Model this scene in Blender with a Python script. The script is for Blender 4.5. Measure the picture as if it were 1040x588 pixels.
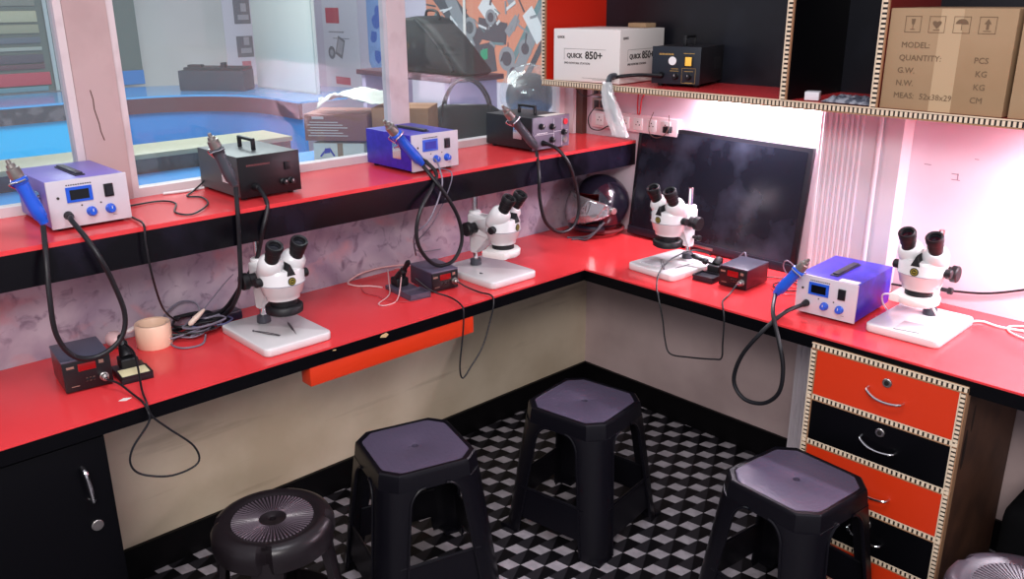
import bpy, bmesh, math, random
from mathutils import Vector, Matrix, Euler
random.seed(7)
for o in list(bpy.data.objects): bpy.data.objects.remove(o)
scene = bpy.context.scene
COL = scene.collection
PI = math.pi

# ------------------------------------------------------------------ camera
cam_d = bpy.data.cameras.new('camera'); cam = bpy.data.objects.new('camera', cam_d); COL.objects.link(cam)
scene.camera = cam
cam_d.sensor_width = 36; cam_d.lens = 881.13/1040*36; cam_d.clip_start = .05
YAW, PITCH, ROLL = 2.3877549, 0.3254179, 0.00608
f = Vector((math.cos(YAW)*math.cos(PITCH), math.sin(YAW)*math.cos(PITCH), -math.sin(PITCH)))
r = Vector((math.sin(YAW), -math.cos(YAW), 0)); d = f.cross(r)
r2 = r*math.cos(ROLL) + d*math.sin(ROLL); d2 = -r*math.sin(ROLL) + d*math.cos(ROLL)
m = Matrix((( r2.x, -d2.x, -f.x, 2.3835), (r2.y, -d2.y, -f.y, -2.6670), (r2.z, -d2.z, -f.z, 1.6483), (0, 0, 0, 1)))
cam.matrix_world = m

# ------------------------------------------------------------------ world, lights, exposure
w = bpy.data.worlds.new('world'); scene.world = w; w.use_nodes = True
w.node_tree.nodes['Background'].inputs[0].default_value = (.92, .88, 1.0, 1)
w.node_tree.nodes['Background'].inputs[1].default_value = .66
vs = scene.view_settings; vs.view_transform = 'Standard'; vs.look = 'None'; vs.gamma = 1; vs.use_curve_mapping = False
vs.exposure = -0.06
def area(name, loc, rot, sx, sy, power, col):
    l = bpy.data.lights.new(name, 'AREA'); l.shape = 'RECTANGLE'; l.size = sx; l.size_y = sy; l.energy = power; l.color = col
    o = bpy.data.objects.new(name, l); COL.objects.link(o); o.location = loc; o.rotation_euler = rot
    return o
LED = (.96, .88, 1.0)
TUBES = [(.60, .975, 12, -.035), (1.76, 2.45, 25, -.15)]            # x0, x1, watts, y: the two tubes fixed under the wall shelf
for x0, x1, pw, ty in TUBES:
    area('tube_lamp', ((x0+x1)/2, ty, 1.3195), (0, 0, 0), x1-x0, .03, pw, LED)
area('aisle_lamp', (1.5, -1.9, 2.7), (0, 0, 0), 1.2, .5, 26, (.93, .93, 1))
area('under_table_fill', (2.9, -3.4, 2.5), (math.radians(30), 0, math.radians(40)), 1.2, .8, 95, (1, .95, .94))  # added fill behind the camera, brightens the walls under the worktop
area('far_room_lamp', (-2.6, -.4, 2.75), (0, 0, 0), 2.4, 1.6, 130, (.96, 1, 1))
area('near_window_lamp', (-.9, -1.2, 2.6), (0, 0, 0), .8, 1.6, 7, (1, .97, 1))

# ------------------------------------------------------------------ materials
def lin(c):
    if isinstance(c, str): c = tuple(int(c[i:i+2], 16)/255 for i in (0, 2, 4))
    return tuple((v/12.92 if v <= .04045 else ((v+.055)/1.055)**2.4) for v in c)
MATS = {}
def mat(name, col, rough=.5, metal=0, emit=0, spec=.5, noise=None, bump=None, coat=0, alpha=1, trans=0, ior=1.45):
    if name in MATS: return MATS[name]
    M = bpy.data.materials.new(name); M.use_nodes = True; nt = M.node_tree; b = nt.nodes['Principled BSDF']
    c = lin(col)
    b.inputs['Base Color'].default_value = (*c, 1); b.inputs['Roughness'].default_value = rough
    b.inputs['Metallic'].default_value = metal; b.inputs['Specular IOR Level'].default_value = spec
    b.inputs['Coat Weight'].default_value = coat; b.inputs['Alpha'].default_value = alpha
    b.inputs['Transmission Weight'].default_value = trans; b.inputs['IOR'].default_value = ior
    if emit: b.inputs['Emission Color'].default_value = (*c, 1); b.inputs['Emission Strength'].default_value = emit
    tc = nt.nodes.new('ShaderNodeTexCoord')
    if noise:      # (scale, second colour, amount low, amount high)
        n = nt.nodes.new('ShaderNodeTexNoise'); n.inputs['Scale'].default_value = noise[0]; n.inputs['Detail'].default_value = 5
        nt.links.new(tc.outputs['Object'], n.inputs['Vector'])
        mr = nt.nodes.new('ShaderNodeMapRange'); mr.inputs[1].default_value = noise[2]; mr.inputs[2].default_value = noise[3]
        nt.links.new(n.outputs['Fac'], mr.inputs[0])
        mx = nt.nodes.new('ShaderNodeMix'); mx.data_type = 'RGBA'
        mx.inputs[6].default_value = (*c, 1); mx.inputs[7].default_value = (*lin(noise[1]), 1)
        nt.links.new(mr.outputs[0], mx.inputs[0]); nt.links.new(mx.outputs[2], b.inputs['Base Color'])
    if bump:       # (kind, scale, strength)
        if bump[0] == 'noise':
            t = nt.nodes.new('ShaderNodeTexNoise'); out = 'Fac'; t.inputs['Detail'].default_value = 3
        else:
            t = nt.nodes.new('ShaderNodeTexChecker'); out = 'Fac'
        t.inputs['Scale'].default_value = bump[1]; nt.links.new(tc.outputs['Object'], t.inputs['Vector'])
        bp = nt.nodes.new('ShaderNodeBump'); bp.inputs['Strength'].default_value = bump[2]; bp.inputs['Distance'].default_value = .003 if bump[0] == 'check' else .001
        nt.links.new(t.outputs[out], bp.inputs['Height']); nt.links.new(bp.outputs[0], b.inputs['Normal'])
    MATS[name] = M
    return M
RED = mat('red laminate', 'dc3c40', .19, noise=(3, 'd33538', .45, .7))
REDD = mat('red laminate drawer', 'c93312', .35)
BLKL = mat('black laminate', '060609', .32, spec=.14)
BLKM = mat('black marbled laminate with reflection', '06050a', .25, spec=.28, noise=(5, '1b1726', .5, .72))  # purple marbling also carries the glossy band's reflection
PAINT = mat('painted wall', 'd9c6cf', .7, noise=(1.5, 'cdb6c0', .4, .7))
PLASTER = mat('plaster under table', 'd6c6ae', .8, noise=(2.2, 'bba98f', .42, .68))
WHITE = mat('white plastic', 'd8d6d6', .3)
WHITE2 = mat('white enamel', 'd2d0d0', .25, coat=.3)
PVC = mat('pvc panel', 'd6cdd2', .35)
GREYP = mat('grey panel', 'b9b3ba', .4)
GREYP2 = mat('grey violet panel', '6a6374', .4)
BLUE = mat('blue enamel', '3327b0', .35, noise=(60, '2a1fa0', .4, .6))
BLUEB = mat('blue plastic', '1f55c8', .3)
BLKP = mat('black plastic', '101014', .35)
BLKC = mat('black powder coat', '15161b', .45, bump=('noise', 300, .15))
GREYC = mat('grey green powder coat', '4b5052', .45)
RUB = mat('black rubber', '0c0c10', .5)
CHROME = mat('chrome', 'd8d8da', .15, metal=1)
STEEL = mat('brushed steel', 'a8a4a0', .35, metal=1)
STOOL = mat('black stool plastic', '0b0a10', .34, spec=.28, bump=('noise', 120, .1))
STOOLT = mat('lit lilac seat plastic', '4b4456', .36, bump=('check', 62, 1.0))  # black plastic lightened to lilac for the light falling on the seats
BROWNST = mat('brown black stool plastic', '191417', .32, spec=.4)
SKIRT = mat('black tile skirting', '09080a', .4, spec=.2)
CARTON = mat('brown carton', '9e8263', .8, noise=(4, '937656', .4, .7))
CARTOND = mat('carton edge', '6e5238', .85)
WCARTON = mat('white carton', 'ded8d2', .7)
INK = mat('dark print', '3a3431', .8)
INKB = mat('brown print', '6a543e', .8)
TAPE = mat('clear tape', 'b5987a', .15)
CREAM = mat('cream wood', 'dcc8ae', .5)
TAN = mat('tan wood', 'a37a5a', .55)
DARKG = mat('dark groove', '120c0a', .6)
PLY = mat('plywood side', '5a3a2a', .6, noise=(9, '3d261c', .4, .7))
SMOKE = mat('display black', '0b0d14', .1)
REDLED = mat('red tinted display', '8c1013', .15)
LCD = mat('blue display', '2734a0', .15)
SPONGE = mat('cream sponge', 'd9cfa4', .9)
TAPEROLL = mat('tape roll plastic', 'efc9ae', .3)
TAPEIN = mat('tape roll core', 'd8897c', .6)
WINFR = mat('window frame paint', 'cdbfc0', .45, noise=(12, 'bfaeb0', .5, .7))
POST = mat('post paint', 'b59b99', .6, noise=(5, 'aa908e', .45, .65))
YEL = mat('yellow switch', 'e8b64a', .3, emit=.3)
WGAUGE = mat('white gauge', 'e8e8e8', .4)
REDB = mat('red button', 'd02030', .3)
GOLD = mat('gold badge', '8f8330', .4)
CORDB = mat('black cord', '0f0f14', .45)
CORDW = mat('white cord', 'e6dcde', .4)
CORDG = mat('grey cord', '6f6a78', .4)
CORDP = mat('pink white cord', 'd8a9a9', .4)
BRWN = mat('brown wood post', '5a3c34', .6)
SCREEN = mat('dark screen', '0c0d16', .16, noise=(4, '171827', .5, .7))
TVB = mat('tv bezel', '16151c', .35)
HELM = mat('helmet shell', '15121c', .16, coat=.6)
RUBR = mat('dark red liner', '5c1216', .7)
EMITT = mat('tube diffuser', 'ffe6fa', .4, emit=6)

def marble():
    M = bpy.data.materials.new('marbled wall laminate'); M.use_nodes = True; nt = M.node_tree; b = nt.nodes['Principled BSDF']
    tc = nt.nodes.new('ShaderNodeTexCoord')
    def N(scale, det, dist):
        n = nt.nodes.new('ShaderNodeTexNoise'); n.inputs['Scale'].default_value = scale; n.inputs['Detail'].default_value = det
        n.inputs['Distortion'].default_value = dist; nt.links.new(tc.outputs['Object'], n.inputs['Vector']); return n
    def mix(fac, a, bcol):
        mx = nt.nodes.new('ShaderNodeMix'); mx.data_type = 'RGBA'; nt.links.new(fac, mx.inputs[0])
        if isinstance(a, tuple): mx.inputs[6].default_value = (*a, 1)
        else: nt.links.new(a, mx.inputs[6])
        mx.inputs[7].default_value = (*bcol, 1); return mx.outputs[2]
    def rng(n, lo, hi):
        mr = nt.nodes.new('ShaderNodeMapRange'); mr.inputs[1].default_value = lo; mr.inputs[2].default_value = hi
        nt.links.new(n.outputs['Fac'], mr.inputs[0]); return mr.outputs[0]
    c1 = mix(rng(N(5, 4, .6), .38, .66), lin('b6a7b2'), lin('87788b'))
    c2 = mix(rng(N(24, 5, .7), .55, .72), c1, lin('6e5c6e'))
    c3 = mix(rng(N(9, 4, .3), .58, .72), c2, lin('b98a90'))
    nt.links.new(c3, b.inputs['Base Color']); b.inputs['Roughness'].default_value = .35
    return M
MARBLE = marble()
def plaster(name, a, b_, scuff, rot):
    M = mat(name, a, .8, noise=(2.2, b_, .42, .68)); nt = M.node_tree; b = nt.nodes['Principled BSDF']
    src = b.inputs['Base Color'].links[0].from_socket; tc = nt.nodes.new('ShaderNodeTexCoord')
    mp = nt.nodes.new('ShaderNodeMapping'); mp.inputs['Rotation'].default_value = rot; mp.inputs['Scale'].default_value = (.9, .9, 9)
    n = nt.nodes.new('ShaderNodeTexNoise'); n.inputs['Scale'].default_value = 1.3; n.inputs['Detail'].default_value = 6
    nt.links.new(tc.outputs['Object'], mp.inputs[0]); nt.links.new(mp.outputs[0], n.inputs['Vector'])
    mr = nt.nodes.new('ShaderNodeMapRange'); mr.inputs[1].default_value = .60; mr.inputs[2].default_value = .74; mr.inputs[4].default_value = .75
    nt.links.new(n.outputs['Fac'], mr.inputs[0]); mx = nt.nodes.new('ShaderNodeMix'); mx.data_type = 'RGBA'
    nt.links.new(mr.outputs[0], mx.inputs[0]); nt.links.new(src, mx.inputs[6]); mx.inputs[7].default_value = (*lin(scuff), 1)
    nt.links.new(mx.outputs[2], b.inputs['Base Color']); return M
PLASTER = plaster('scuffed plaster', 'd6c6ae', 'bba98f', '8a7760', (math.radians(-18), 0, 0))
def glassmat(name, dust, gloss, tint=(1, 1, 1)):
    M = bpy.data.materials.new(name); M.use_nodes = True; nt = M.node_tree; nt.nodes.clear()
    o = nt.nodes.new('ShaderNodeOutputMaterial'); t = nt.nodes.new('ShaderNodeBsdfTransparent'); t.inputs[0].default_value = (*tint, 1)
    g = nt.nodes.new('ShaderNodeBsdfGlossy'); g.inputs['Roughness'].default_value = .04
    df = nt.nodes.new('ShaderNodeBsdfDiffuse'); df.inputs[0].default_value = (.8, .83, .83, 1)
    m1 = nt.nodes.new('ShaderNodeMixShader'); m2 = nt.nodes.new('ShaderNodeMixShader')
    m1.inputs[0].default_value = gloss; m2.inputs[0].default_value = dust
    nt.links.new(t.outputs[0], m1.inputs[1]); nt.links.new(g.outputs[0], m1.inputs[2])
    nt.links.new(m1.outputs[0], m2.inputs[1]); nt.links.new(df.outputs[0], m2.inputs[2]); nt.links.new(m2.outputs[0], o.inputs[0])
    return M
GLASS = glassmat('dusty window glass', .035, .04, (.92, .97, .97))
VISOR = glassmat('clear visor', .08, .28, (.72, .70, .76))
BAGGY = glassmat('clear plastic bag', .42, .2)
WRAP = glassmat('clear thin wrap', .10, .10)

# ------------------------------------------------------------------ mesh builder
class MB:
    def __init__(s): s.v = []; s.f = []; s.m = []
    def add(s, vs, fs, mi=0, M=None):
        n = len(s.v)
        s.v += [(M @ Vector(v)) if M else Vector(v) for v in vs]
        for f_ in fs: s.f.append(tuple(i+n for i in f_)); s.m.append(mi)
        return s
    def box(s, x0, x1, y0, y1, z0, z1, mi=0, M=None):
        v = [(x, y, z) for z in (z0, z1) for y in (y0, y1) for x in (x0, x1)]
        return s.add(v, [(0, 2, 3, 1), (4, 5, 7, 6), (0, 1, 5, 4), (2, 6, 7, 3), (0, 4, 6, 2), (1, 3, 7, 5)], mi, M)
    def rbox(s, x0, x1, y0, y1, z0, z1, b=.004, mi=0, M=None, seg=2):
        bm = bmesh.new(); bmesh.ops.create_cube(bm, size=1)
        for v in bm.verts: v.co = Vector(((x0+x1)/2+v.co.x*(x1-x0), (y0+y1)/2+v.co.y*(y1-y0), (z0+z1)/2+v.co.z*(z1-z0)))
        bmesh.ops.bevel(bm, geom=list(bm.edges), offset=b, segments=seg, affect='EDGES', profile=.6)
        bm.verts.index_update()
        s.add([v.co.copy() for v in bm.verts], [tuple(v.index for v in f_.verts) for f_ in bm.faces], mi, M); bm.free(); return s
    def prism(s, poly, z0, z1, mi=0, M=None, b=0):
        n = len(poly)
        if b:
            cx = sum(p[0] for p in poly)/n; cy = sum(p[1] for p in poly)/n
            def sh(p, k): q = Vector((p[0]-cx, p[1]-cy)); q *= (1-k/max(q.length, 1e-6)); return (q.x+cx, q.y+cy)
            rings = [(1, z0), (0, z0+b), (0, z1-b), (.3, z1-b*.3), (1, z1)]
            vs = []
            for k, z in rings: vs += [(*sh(p, k*b), z) for p in poly]
            fs = [tuple(range(n))[::-1], tuple((len(rings)-1)*n+i for i in range(n))]
            for a in range(len(rings)-1):
                for i in range(n): j = (i+1) % n; fs.append((a*n+i, a*n+j, (a+1)*n+j, (a+1)*n+i))
            return s.add(vs, fs, mi, M)
        vs = [(*p, z0) for p in poly]+[(*p, z1) for p in poly]
        fs = [tuple(range(n))[::-1], tuple(range(n, 2*n))]+[(i, (i+1) % n, (i+1) % n+n, i+n) for i in range(n)]
        return s.add(vs, fs, mi, M)
    def lathe(s, prof, p0=(0, 0, 0), axis=(0, 0, 1), n=28, mi=0, M=None, sx=1, sy=1):
        q = Vector((0, 0, 1)).rotation_difference(Vector(axis).normalized()); vs = []; fs = []
        for r_, z in prof:
            for i in range(n):
                a = 2*PI*i/n; vs.append(Vector(p0)+q @ Vector((r_*math.cos(a)*sx, r_*math.sin(a)*sy, z)))
        for k in range(len(prof)-1):
            for i in range(n): j = (i+1) % n; fs.append((k*n+i, k*n+j, (k+1)*n+j, (k+1)*n+i))
        if prof[0][0] > 1e-5: fs.append(tuple(range(n))[::-1])
        if prof[-1][0] > 1e-5: fs.append(tuple((len(prof)-1)*n+i for i in range(n)))
        return s.add(vs, fs, mi, M)
    def cyl(s, a, b, r0, r1=None, n=20, mi=0, M=None, bev=0):
        a = Vector(a); b = Vector(b); L = (b-a).length; r1 = r0 if r1 is None else r1
        prof = [(r0, 0), (r1, L)] if not bev else [(r0-bev, 0), (r0, bev), (r1, L-bev), (r1-bev, L)]
        return s.lathe(prof, a, b-a, n, mi, M)
    def ball(s, c, r, n=20, mi=0, sc=(1, 1, 1), M=None, axis=(0, 0, 1)):
        k = n//2; prof = [(r*math.sin(PI*i/k)*1.0+1e-6, -r*math.cos(PI*i/k)*sc[2]) for i in range(k+1)]
        return s.lathe(prof, c, axis, n, mi, M, sc[0], sc[1])
    def tube(s, pts, r, n=8, sub=6, mi=0, closed=False, M=None):
        P = spline(pts, sub, closed); rr = r if callable(r) else (lambda t: r)
        vs = []; fs = []; up = None; N = len(P)
        for i, p in enumerate(P):
            if closed: t = (P[(i+1) % N]-P[i-1]).normalized()
            else: t = (P[min(i+1, N-1)]-P[max(i-1, 0)]).normalized()
            if up is None:
                up = Vector((0, 0, 1)) if abs(t.z) < .9 else Vector((1, 0, 0))
            up = (up-t*up.dot(t)).normalized(); sd = t.cross(up)
            for k in range(n):
                a = 2*PI*k/n; vs.append(p+(up*math.cos(a)+sd*math.sin(a))*rr(i/(N-1)))
        for i in range(N if closed else N-1):
            for k in range(n):
                j = (k+1) % n; i2 = (i+1) % N; fs.append((i*n+k, i*n+j, i2*n+j, i2*n+k))
        if not closed: fs += [tuple(range(n))[::-1], tuple((N-1)*n+k for k in range(n))]
        return s.add(vs, fs, mi, M)
    def quad(s, a, b, c, d_, mi=0): return s.add([a, b, c, d_], [(0, 1, 2, 3)], mi)
    def text(s, body, size, M, mi=0, ax='LEFT', th=.0004, bold=0):
        c = bpy.data.curves.new('t', 'FONT'); c.body = body; c.size = size; c.align_x = ax; c.extrude = th; c.offset = bold; c.resolution_u = 2
        o = bpy.data.objects.new('t', c); COL.objects.link(o)
        dg = bpy.context.evaluated_depsgraph_get(); me = bpy.data.meshes.new_from_object(o.evaluated_get(dg))
        s.add([v.co.copy() for v in me.vertices], [tuple(p.vertices) for p in me.polygons], mi, M)
        bpy.data.objects.remove(o); bpy.data.curves.remove(c); bpy.data.meshes.remove(me); return s
    def build(s, name, mats, parent=None, smooth=35, world=False, fix=True):
        me = bpy.data.meshes.new(name)
        vs = s.v
        if world and parent is not None:
            inv = wm(parent).inverted(); vs = [inv @ v for v in vs]
        me.from_pydata([tuple(v) for v in vs], [], s.f)
        if not isinstance(mats, (list, tuple)): mats = [mats]
        for m_ in mats: me.materials.append(m_)
        me.polygons.foreach_set('material_index', [min(i, len(mats)-1) for i in s.m])
        if fix:
            bm = bmesh.new(); bm.from_mesh(me); bmesh.ops.recalc_face_normals(bm, faces=bm.faces); bm.to_mesh(me); bm.free()
        if smooth:
            me.polygons.foreach_set('use_smooth', [True]*len(me.polygons)); me.set_sharp_from_angle(angle=math.radians(smooth))
        me.update()
        o = bpy.data.objects.new(name, me); COL.objects.link(o)
        if parent: o.parent = parent
        return o
def wm(o):
    M = Matrix.LocRotScale(o.location, o.rotation_euler, o.scale)
    return (wm(o.parent) @ M) if o.parent else M
def spline(pts, sub, closed=False):
    P = [Vector(p) for p in pts]; n = len(P)
    if sub <= 1: return P
    out = []
    g = (lambda i: P[i % n]) if closed else (lambda i: P[max(0, min(n-1, i))])
    for i in range(n if closed else n-1):
        a, b, c, d_ = g(i-1), g(i), g(i+1), g(i+2)
        for k in range(sub):
            t = k/sub; out.append(.5*((2*b)+(c-a)*t+(2*a-5*b+4*c-d_)*t*t+(3*b-a-3*c+d_)*t**3))
    if not closed: out.append(P[-1])
    return out
def tag(o, label, cat, group=None, kind=None):
    o['label'] = label; o['category'] = cat
    if group: o['group'] = group
    if kind: o['kind'] = kind
    return o
def thing(name, label, cat, loc=(0, 0, 0), rz=0, group=None):
    o = bpy.data.objects.new(name, None); COL.objects.link(o); o.location = loc; o.rotation_euler = (0, 0, rz)
    o.empty_display_size = .05
    return tag(o, label, cat, group)
def struct(name, mb, mats, label=None, smooth=35):
    o = mb.build(name, mats, smooth=smooth); o['kind'] = 'structure'
    if label: o['label'] = label
    return o
def copy_tree(o, parent=None):
    c = o.copy(); COL.objects.link(c); c.parent = parent
    for ch in list(o.children): copy_tree(ch, c)
    return c
def frame(o, x, y, z):      # matrix from origin + axes
    M = Matrix.Identity(4)
    for i, a in enumerate((x, y, z)):
        for k in range(3): M[k][i] = a[k]
    for k in range(3): M[k][3] = o[k]
    return M
def dentil(mb, p0, p1, nrm, wid, up, pitch=.0125, th=.006, i0=0):
    """cream strip carrying a row of little blocks; materials i0 tan, i0+1 cream, i0+2 dark"""
    p0 = Vector(p0); p1 = Vector(p1); X = (p1-p0).normalized(); L = (p1-p0).length; Z = Vector(up); Y = Vector(nrm)
    M = frame(p0, X, Y, Z)
    mb.box(0, L, 0, th, -wid/2, wid/2, i0, M)
    mb.box(0, L, th, th+.0006, -wid*.33, wid*.33, i0+2, M)
    n = int(L/pitch); pt = L/n
    for k in range(n): mb.box(k*pt+pt*.25, k*pt+pt*.80, th, th+.003, -wid*.30, wid*.30, i0+1, M)
    for s_ in (-1, 1): mb.box(0, L, th, th+.0025, s_*wid*.5-(.0 if s_ < 0 else wid*.14), s_*wid*.5+(wid*.14 if s_ < 0 else 0), i0+1 if s_ > 0 else i0, M)

# ================================================================== SETTING
TZ = .75
WX, WY = 0.0, .015          # faces of left and right walls
# floor: sheet vinyl of light lozenges over black and grey bands
mb = MB(); A = Vector((.0542, .0505)); B = Vector((.0392, -.0715)); C0 = Vector((.729, -.386))
T = Vector((-.020, .0175)); Lh = A*.485
ztop = .0
for i in range(-75, 62):
    for j in range(-22, 62):
        c = C0+A*i+B*j
        if not (-.06 < c.x < 3.6 and -3.7 < c.y < .06): continue
        Lp, Rp, Tp, Bp = c-Lh, c+Lh, c+T, c-T
        t2 = Tp+B; l2 = Lp+B; r2_ = Rp+B
        mb.add([(*p, .0008) for p in (Lp, Bp, Rp, Tp)], [(0, 1, 2, 3)], 0)
        mb.add([(*p, .0008) for p in (Bp, t2, r2_, Rp)], [(0, 1, 2, 3)], 1)
mb.box(-.3, 3.8, -4.2, .3, -.06, 0, 2)
fl1 = mat('vinyl light lozenge', '9a9499', .42, noise=(30, '8a8489', .4, .6)); fl2 = mat('vinyl grey', '232125', .45, spec=.25); fl3 = mat('vinyl black', '09080b', .45, spec=.25)
struct('floor', mb, [fl1, fl2, fl3], 'vinyl floor of light lozenges on black and grey', smooth=0)

# left wall: plaster under the table, marbled laminate between table and ledge
mb = MB(); mb.box(-.12, WX, -4.2, .2, 0, .74, 0); mb.box(-.12, WX, -4.2, .2, .74, 1.03, 1); struct('wall_left', mb, [PLASTER, MARBLE], 'left wall, plaster below the worktop and marbled above', 0)
# right wall
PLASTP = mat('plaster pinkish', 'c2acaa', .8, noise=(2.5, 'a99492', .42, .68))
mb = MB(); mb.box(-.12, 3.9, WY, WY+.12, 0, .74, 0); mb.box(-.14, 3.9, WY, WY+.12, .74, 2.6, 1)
struct('wall_right', mb, [PLASTP, PAINT], 'right wall, pale pink paint', 0)
# skirtings
mb = MB(); mb.box(WX, WX+.012, -2.125, WY, 0, .105); struct('baseboard_left', mb, SKIRT)
mb = MB(); mb.box(WX+.012, 3.9, WY-.012, WY, 0, .105); struct('baseboard_right', mb, SKIRT)
# fluted panel column on the right wall
mb = MB(); mb.box(1.035, 1.30, -.052, WY, 0, 1.336)
x = 1.050
while x < 1.190: mb.cyl((x, -.052, .0), (x, -.052, 1.336), .0062, n=10); x += .0175
mb.cyl((1.228, -.052, 0), (1.228, -.052, 1.336), .010, n=12); mb.box(1.250, 1.30, -.058, -.052, 0, 1.336)
struct('trim_1', mb, PVC, 'fluted white panel strip on the right wall')

# ---- windows: post, frames, glass
WP = -.115
def window(name, y0, y1, post0=.028, post1=.028):
    mb = MB(); z0 = 1.112; z1 = 2.1
    mb.box(WP-.03, WP+.012, y0, y1, z0, z0+.028); mb.box(WP-.03, WP+.012, y0, y1, z1-.03, z1)
    mb.box(WP-.03, WP+.012, y0, y0+post0, z0+.028, z1-.03); mb.box(WP-.03, WP+.012, y1-post1, y1, z0+.028, z1-.03)
    o = struct(name, mb, WINFR, 'window frame in the partition')
    g = MB(); g.box(WP-.012, WP-.008, y0+post0, y1-post1, z0+.028, z1-.03)
    gl = g.build('glass_pane', GLASS, o)
    return o
window('window_1', -3.6, -1.907, .03, .020)
window('window_2', -1.798, -.862, .020, .036)
window('window_3', -.862, -.03, .042, .03)
mb = MB(); mb.box(WP-.05, WP+.018, -1.907, -1.798, 1.112, 2.4)
mb.add([(WP+.0185, -1.865, 1.50), (WP+.0185, -1.857, 1.50), (WP+.0185, -1.818, 1.16), (WP+.0185, -1.824, 1.16), (WP+.0185, -1.850, 1.32)], [(0, 1, 2, 3, 4)], 1)
CRK = mat('crack', '5a3f38', .8)
# crack drawn as a thin jagged groove
mb.f.pop(); mb.m.pop()
cr = [(-1.872, 1.42), (-1.868, 1.395), (-1.869, 1.37), (-1.862, 1.33), (-1.861, 1.31), (-1.855, 1.285)]
for (ya, za), (yb, zb) in zip(cr, cr[1:]): mb.add([(WP+.0186, ya, za), (WP+.0186, ya+.003, za), (WP+.0186, yb+.003, zb), (WP+.0186, yb, zb)], [(0, 1, 2, 3)], 1)
struct('trim_2', mb, [POST, CRK], 'pink painted post between the windows')
mb = MB(); mb.box(WP-.05, -.055, -.03, WY, 1.112, 2.2, 0); mb.box(-.055, -.02, -.012, WY, 1.112, 1.34, 1)
struct('trim_3', mb, [WINFR, BRWN], 'wooden corner strip beside the last window')

# ================================================================== LEDGE and WORKTOP
LZ, LX = 1.115, .24
led = thing('window_ledge', 'long red topped ledge with black front below the windows', 'ledge', (0, 0, 1.02))
mb = MB(); mb.box(WP-.03, LX, -4.0, WY-.001, LZ-.012, LZ); mb.build('top_board', RED, led, world=True)
mb = MB(); mb.box(LX-.018, LX+.001, -4.0, WY-.001, LZ-.095, LZ-.0115); mb.box(0.001, LX-.018, -4.0, WY-.001, LZ-.095, LZ-.08); mb.build('front_board', BLKM, led, world=True)

TD1, TD2, TW = .4545, .5102, .042
wt = thing('worktop', 'L shaped red laminate worktop with black edge', 'worktop', (0, 0, TZ-TW))
mb = MB()
Lp = [(0.001, WY-.001), (0.001, -4.0), (TD1-.002, -4.0), (TD1-.002, -TD2+.002), (3.7, -TD2+.002), (3.7, WY-.001)]
mb.prism(Lp, TZ-.006, TZ); mb.build('laminate_top', RED, wt, world=True, smooth=0)
mb = MB(); mb.prism([(0.001, WY-.001), (0.001, -4.0), (TD1, -4.0), (TD1, -TD2), (3.7, -TD2), (3.7, WY-.001)], TZ-TW, TZ-.006)
mb.build('edge_board', BLKL, wt, world=True, smooth=0)
mb = MB(); mb.rbox(.405, .452, -1.60, -1.02, .652, .7075, .002); mb.build('front_apron', REDD, wt, world=True)['label'] = 'red apron strip under the front edge'
CHIP = mat('chipped wood', 'c9a878', .8)
mb = MB(); mb.prism([(-1.372, .733), (-1.352, .728), (-1.342, .735), (-1.350, .742), (-1.366, .739)], 0, .0012, M=frame((TD1-.0003, 0, 0), (0, 1, 0), (0, 0, 1), (1, 0, 0)))
mb.prism([(-1.528, .738), (-1.518, .736), (-1.516, .738), (-1.524, .740)], 0, .0012, M=frame((TD1-.0003, 0, 0), (0, 1, 0), (0, 0, 1), (1, 0, 0)))
mb.build('edge_chip', CHIP, wt, world=True)

# ================================================================== LEFT CABINET
cab = thing('base_cabinet', 'black base cabinet under the left end of worktop', 'cabinet', (.2, -2.6, 0))
mb = MB(); mb.box(.013, .425, -3.1, -2.128, .0, .7075); mb.build('body', BLKL, cab, world=True)
dr = MB().rbox(.4255, .443, -2.60, -2.132, .03, .70, .002).build('door', BLKL, cab, world=True)
MB().tube([(.443, -2.19, .640), (.462, -2.189, .632), (.466, -2.186, .595), (.462, -2.183, .558), (.443, -2.182, .550)], .0052, 8, 5).build('handle', CHROME, dr, world=True)
MB().cyl((.443, -2.180, .485), (.449, -2.180, .485), .0135, n=20, bev=.001).build('lock', STEEL, dr, world=True)
dr2 = MB().rbox(.4255, .443, -3.09, -2.604, .03, .70, .002).build('door', BLKL, cab, world=True)

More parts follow.
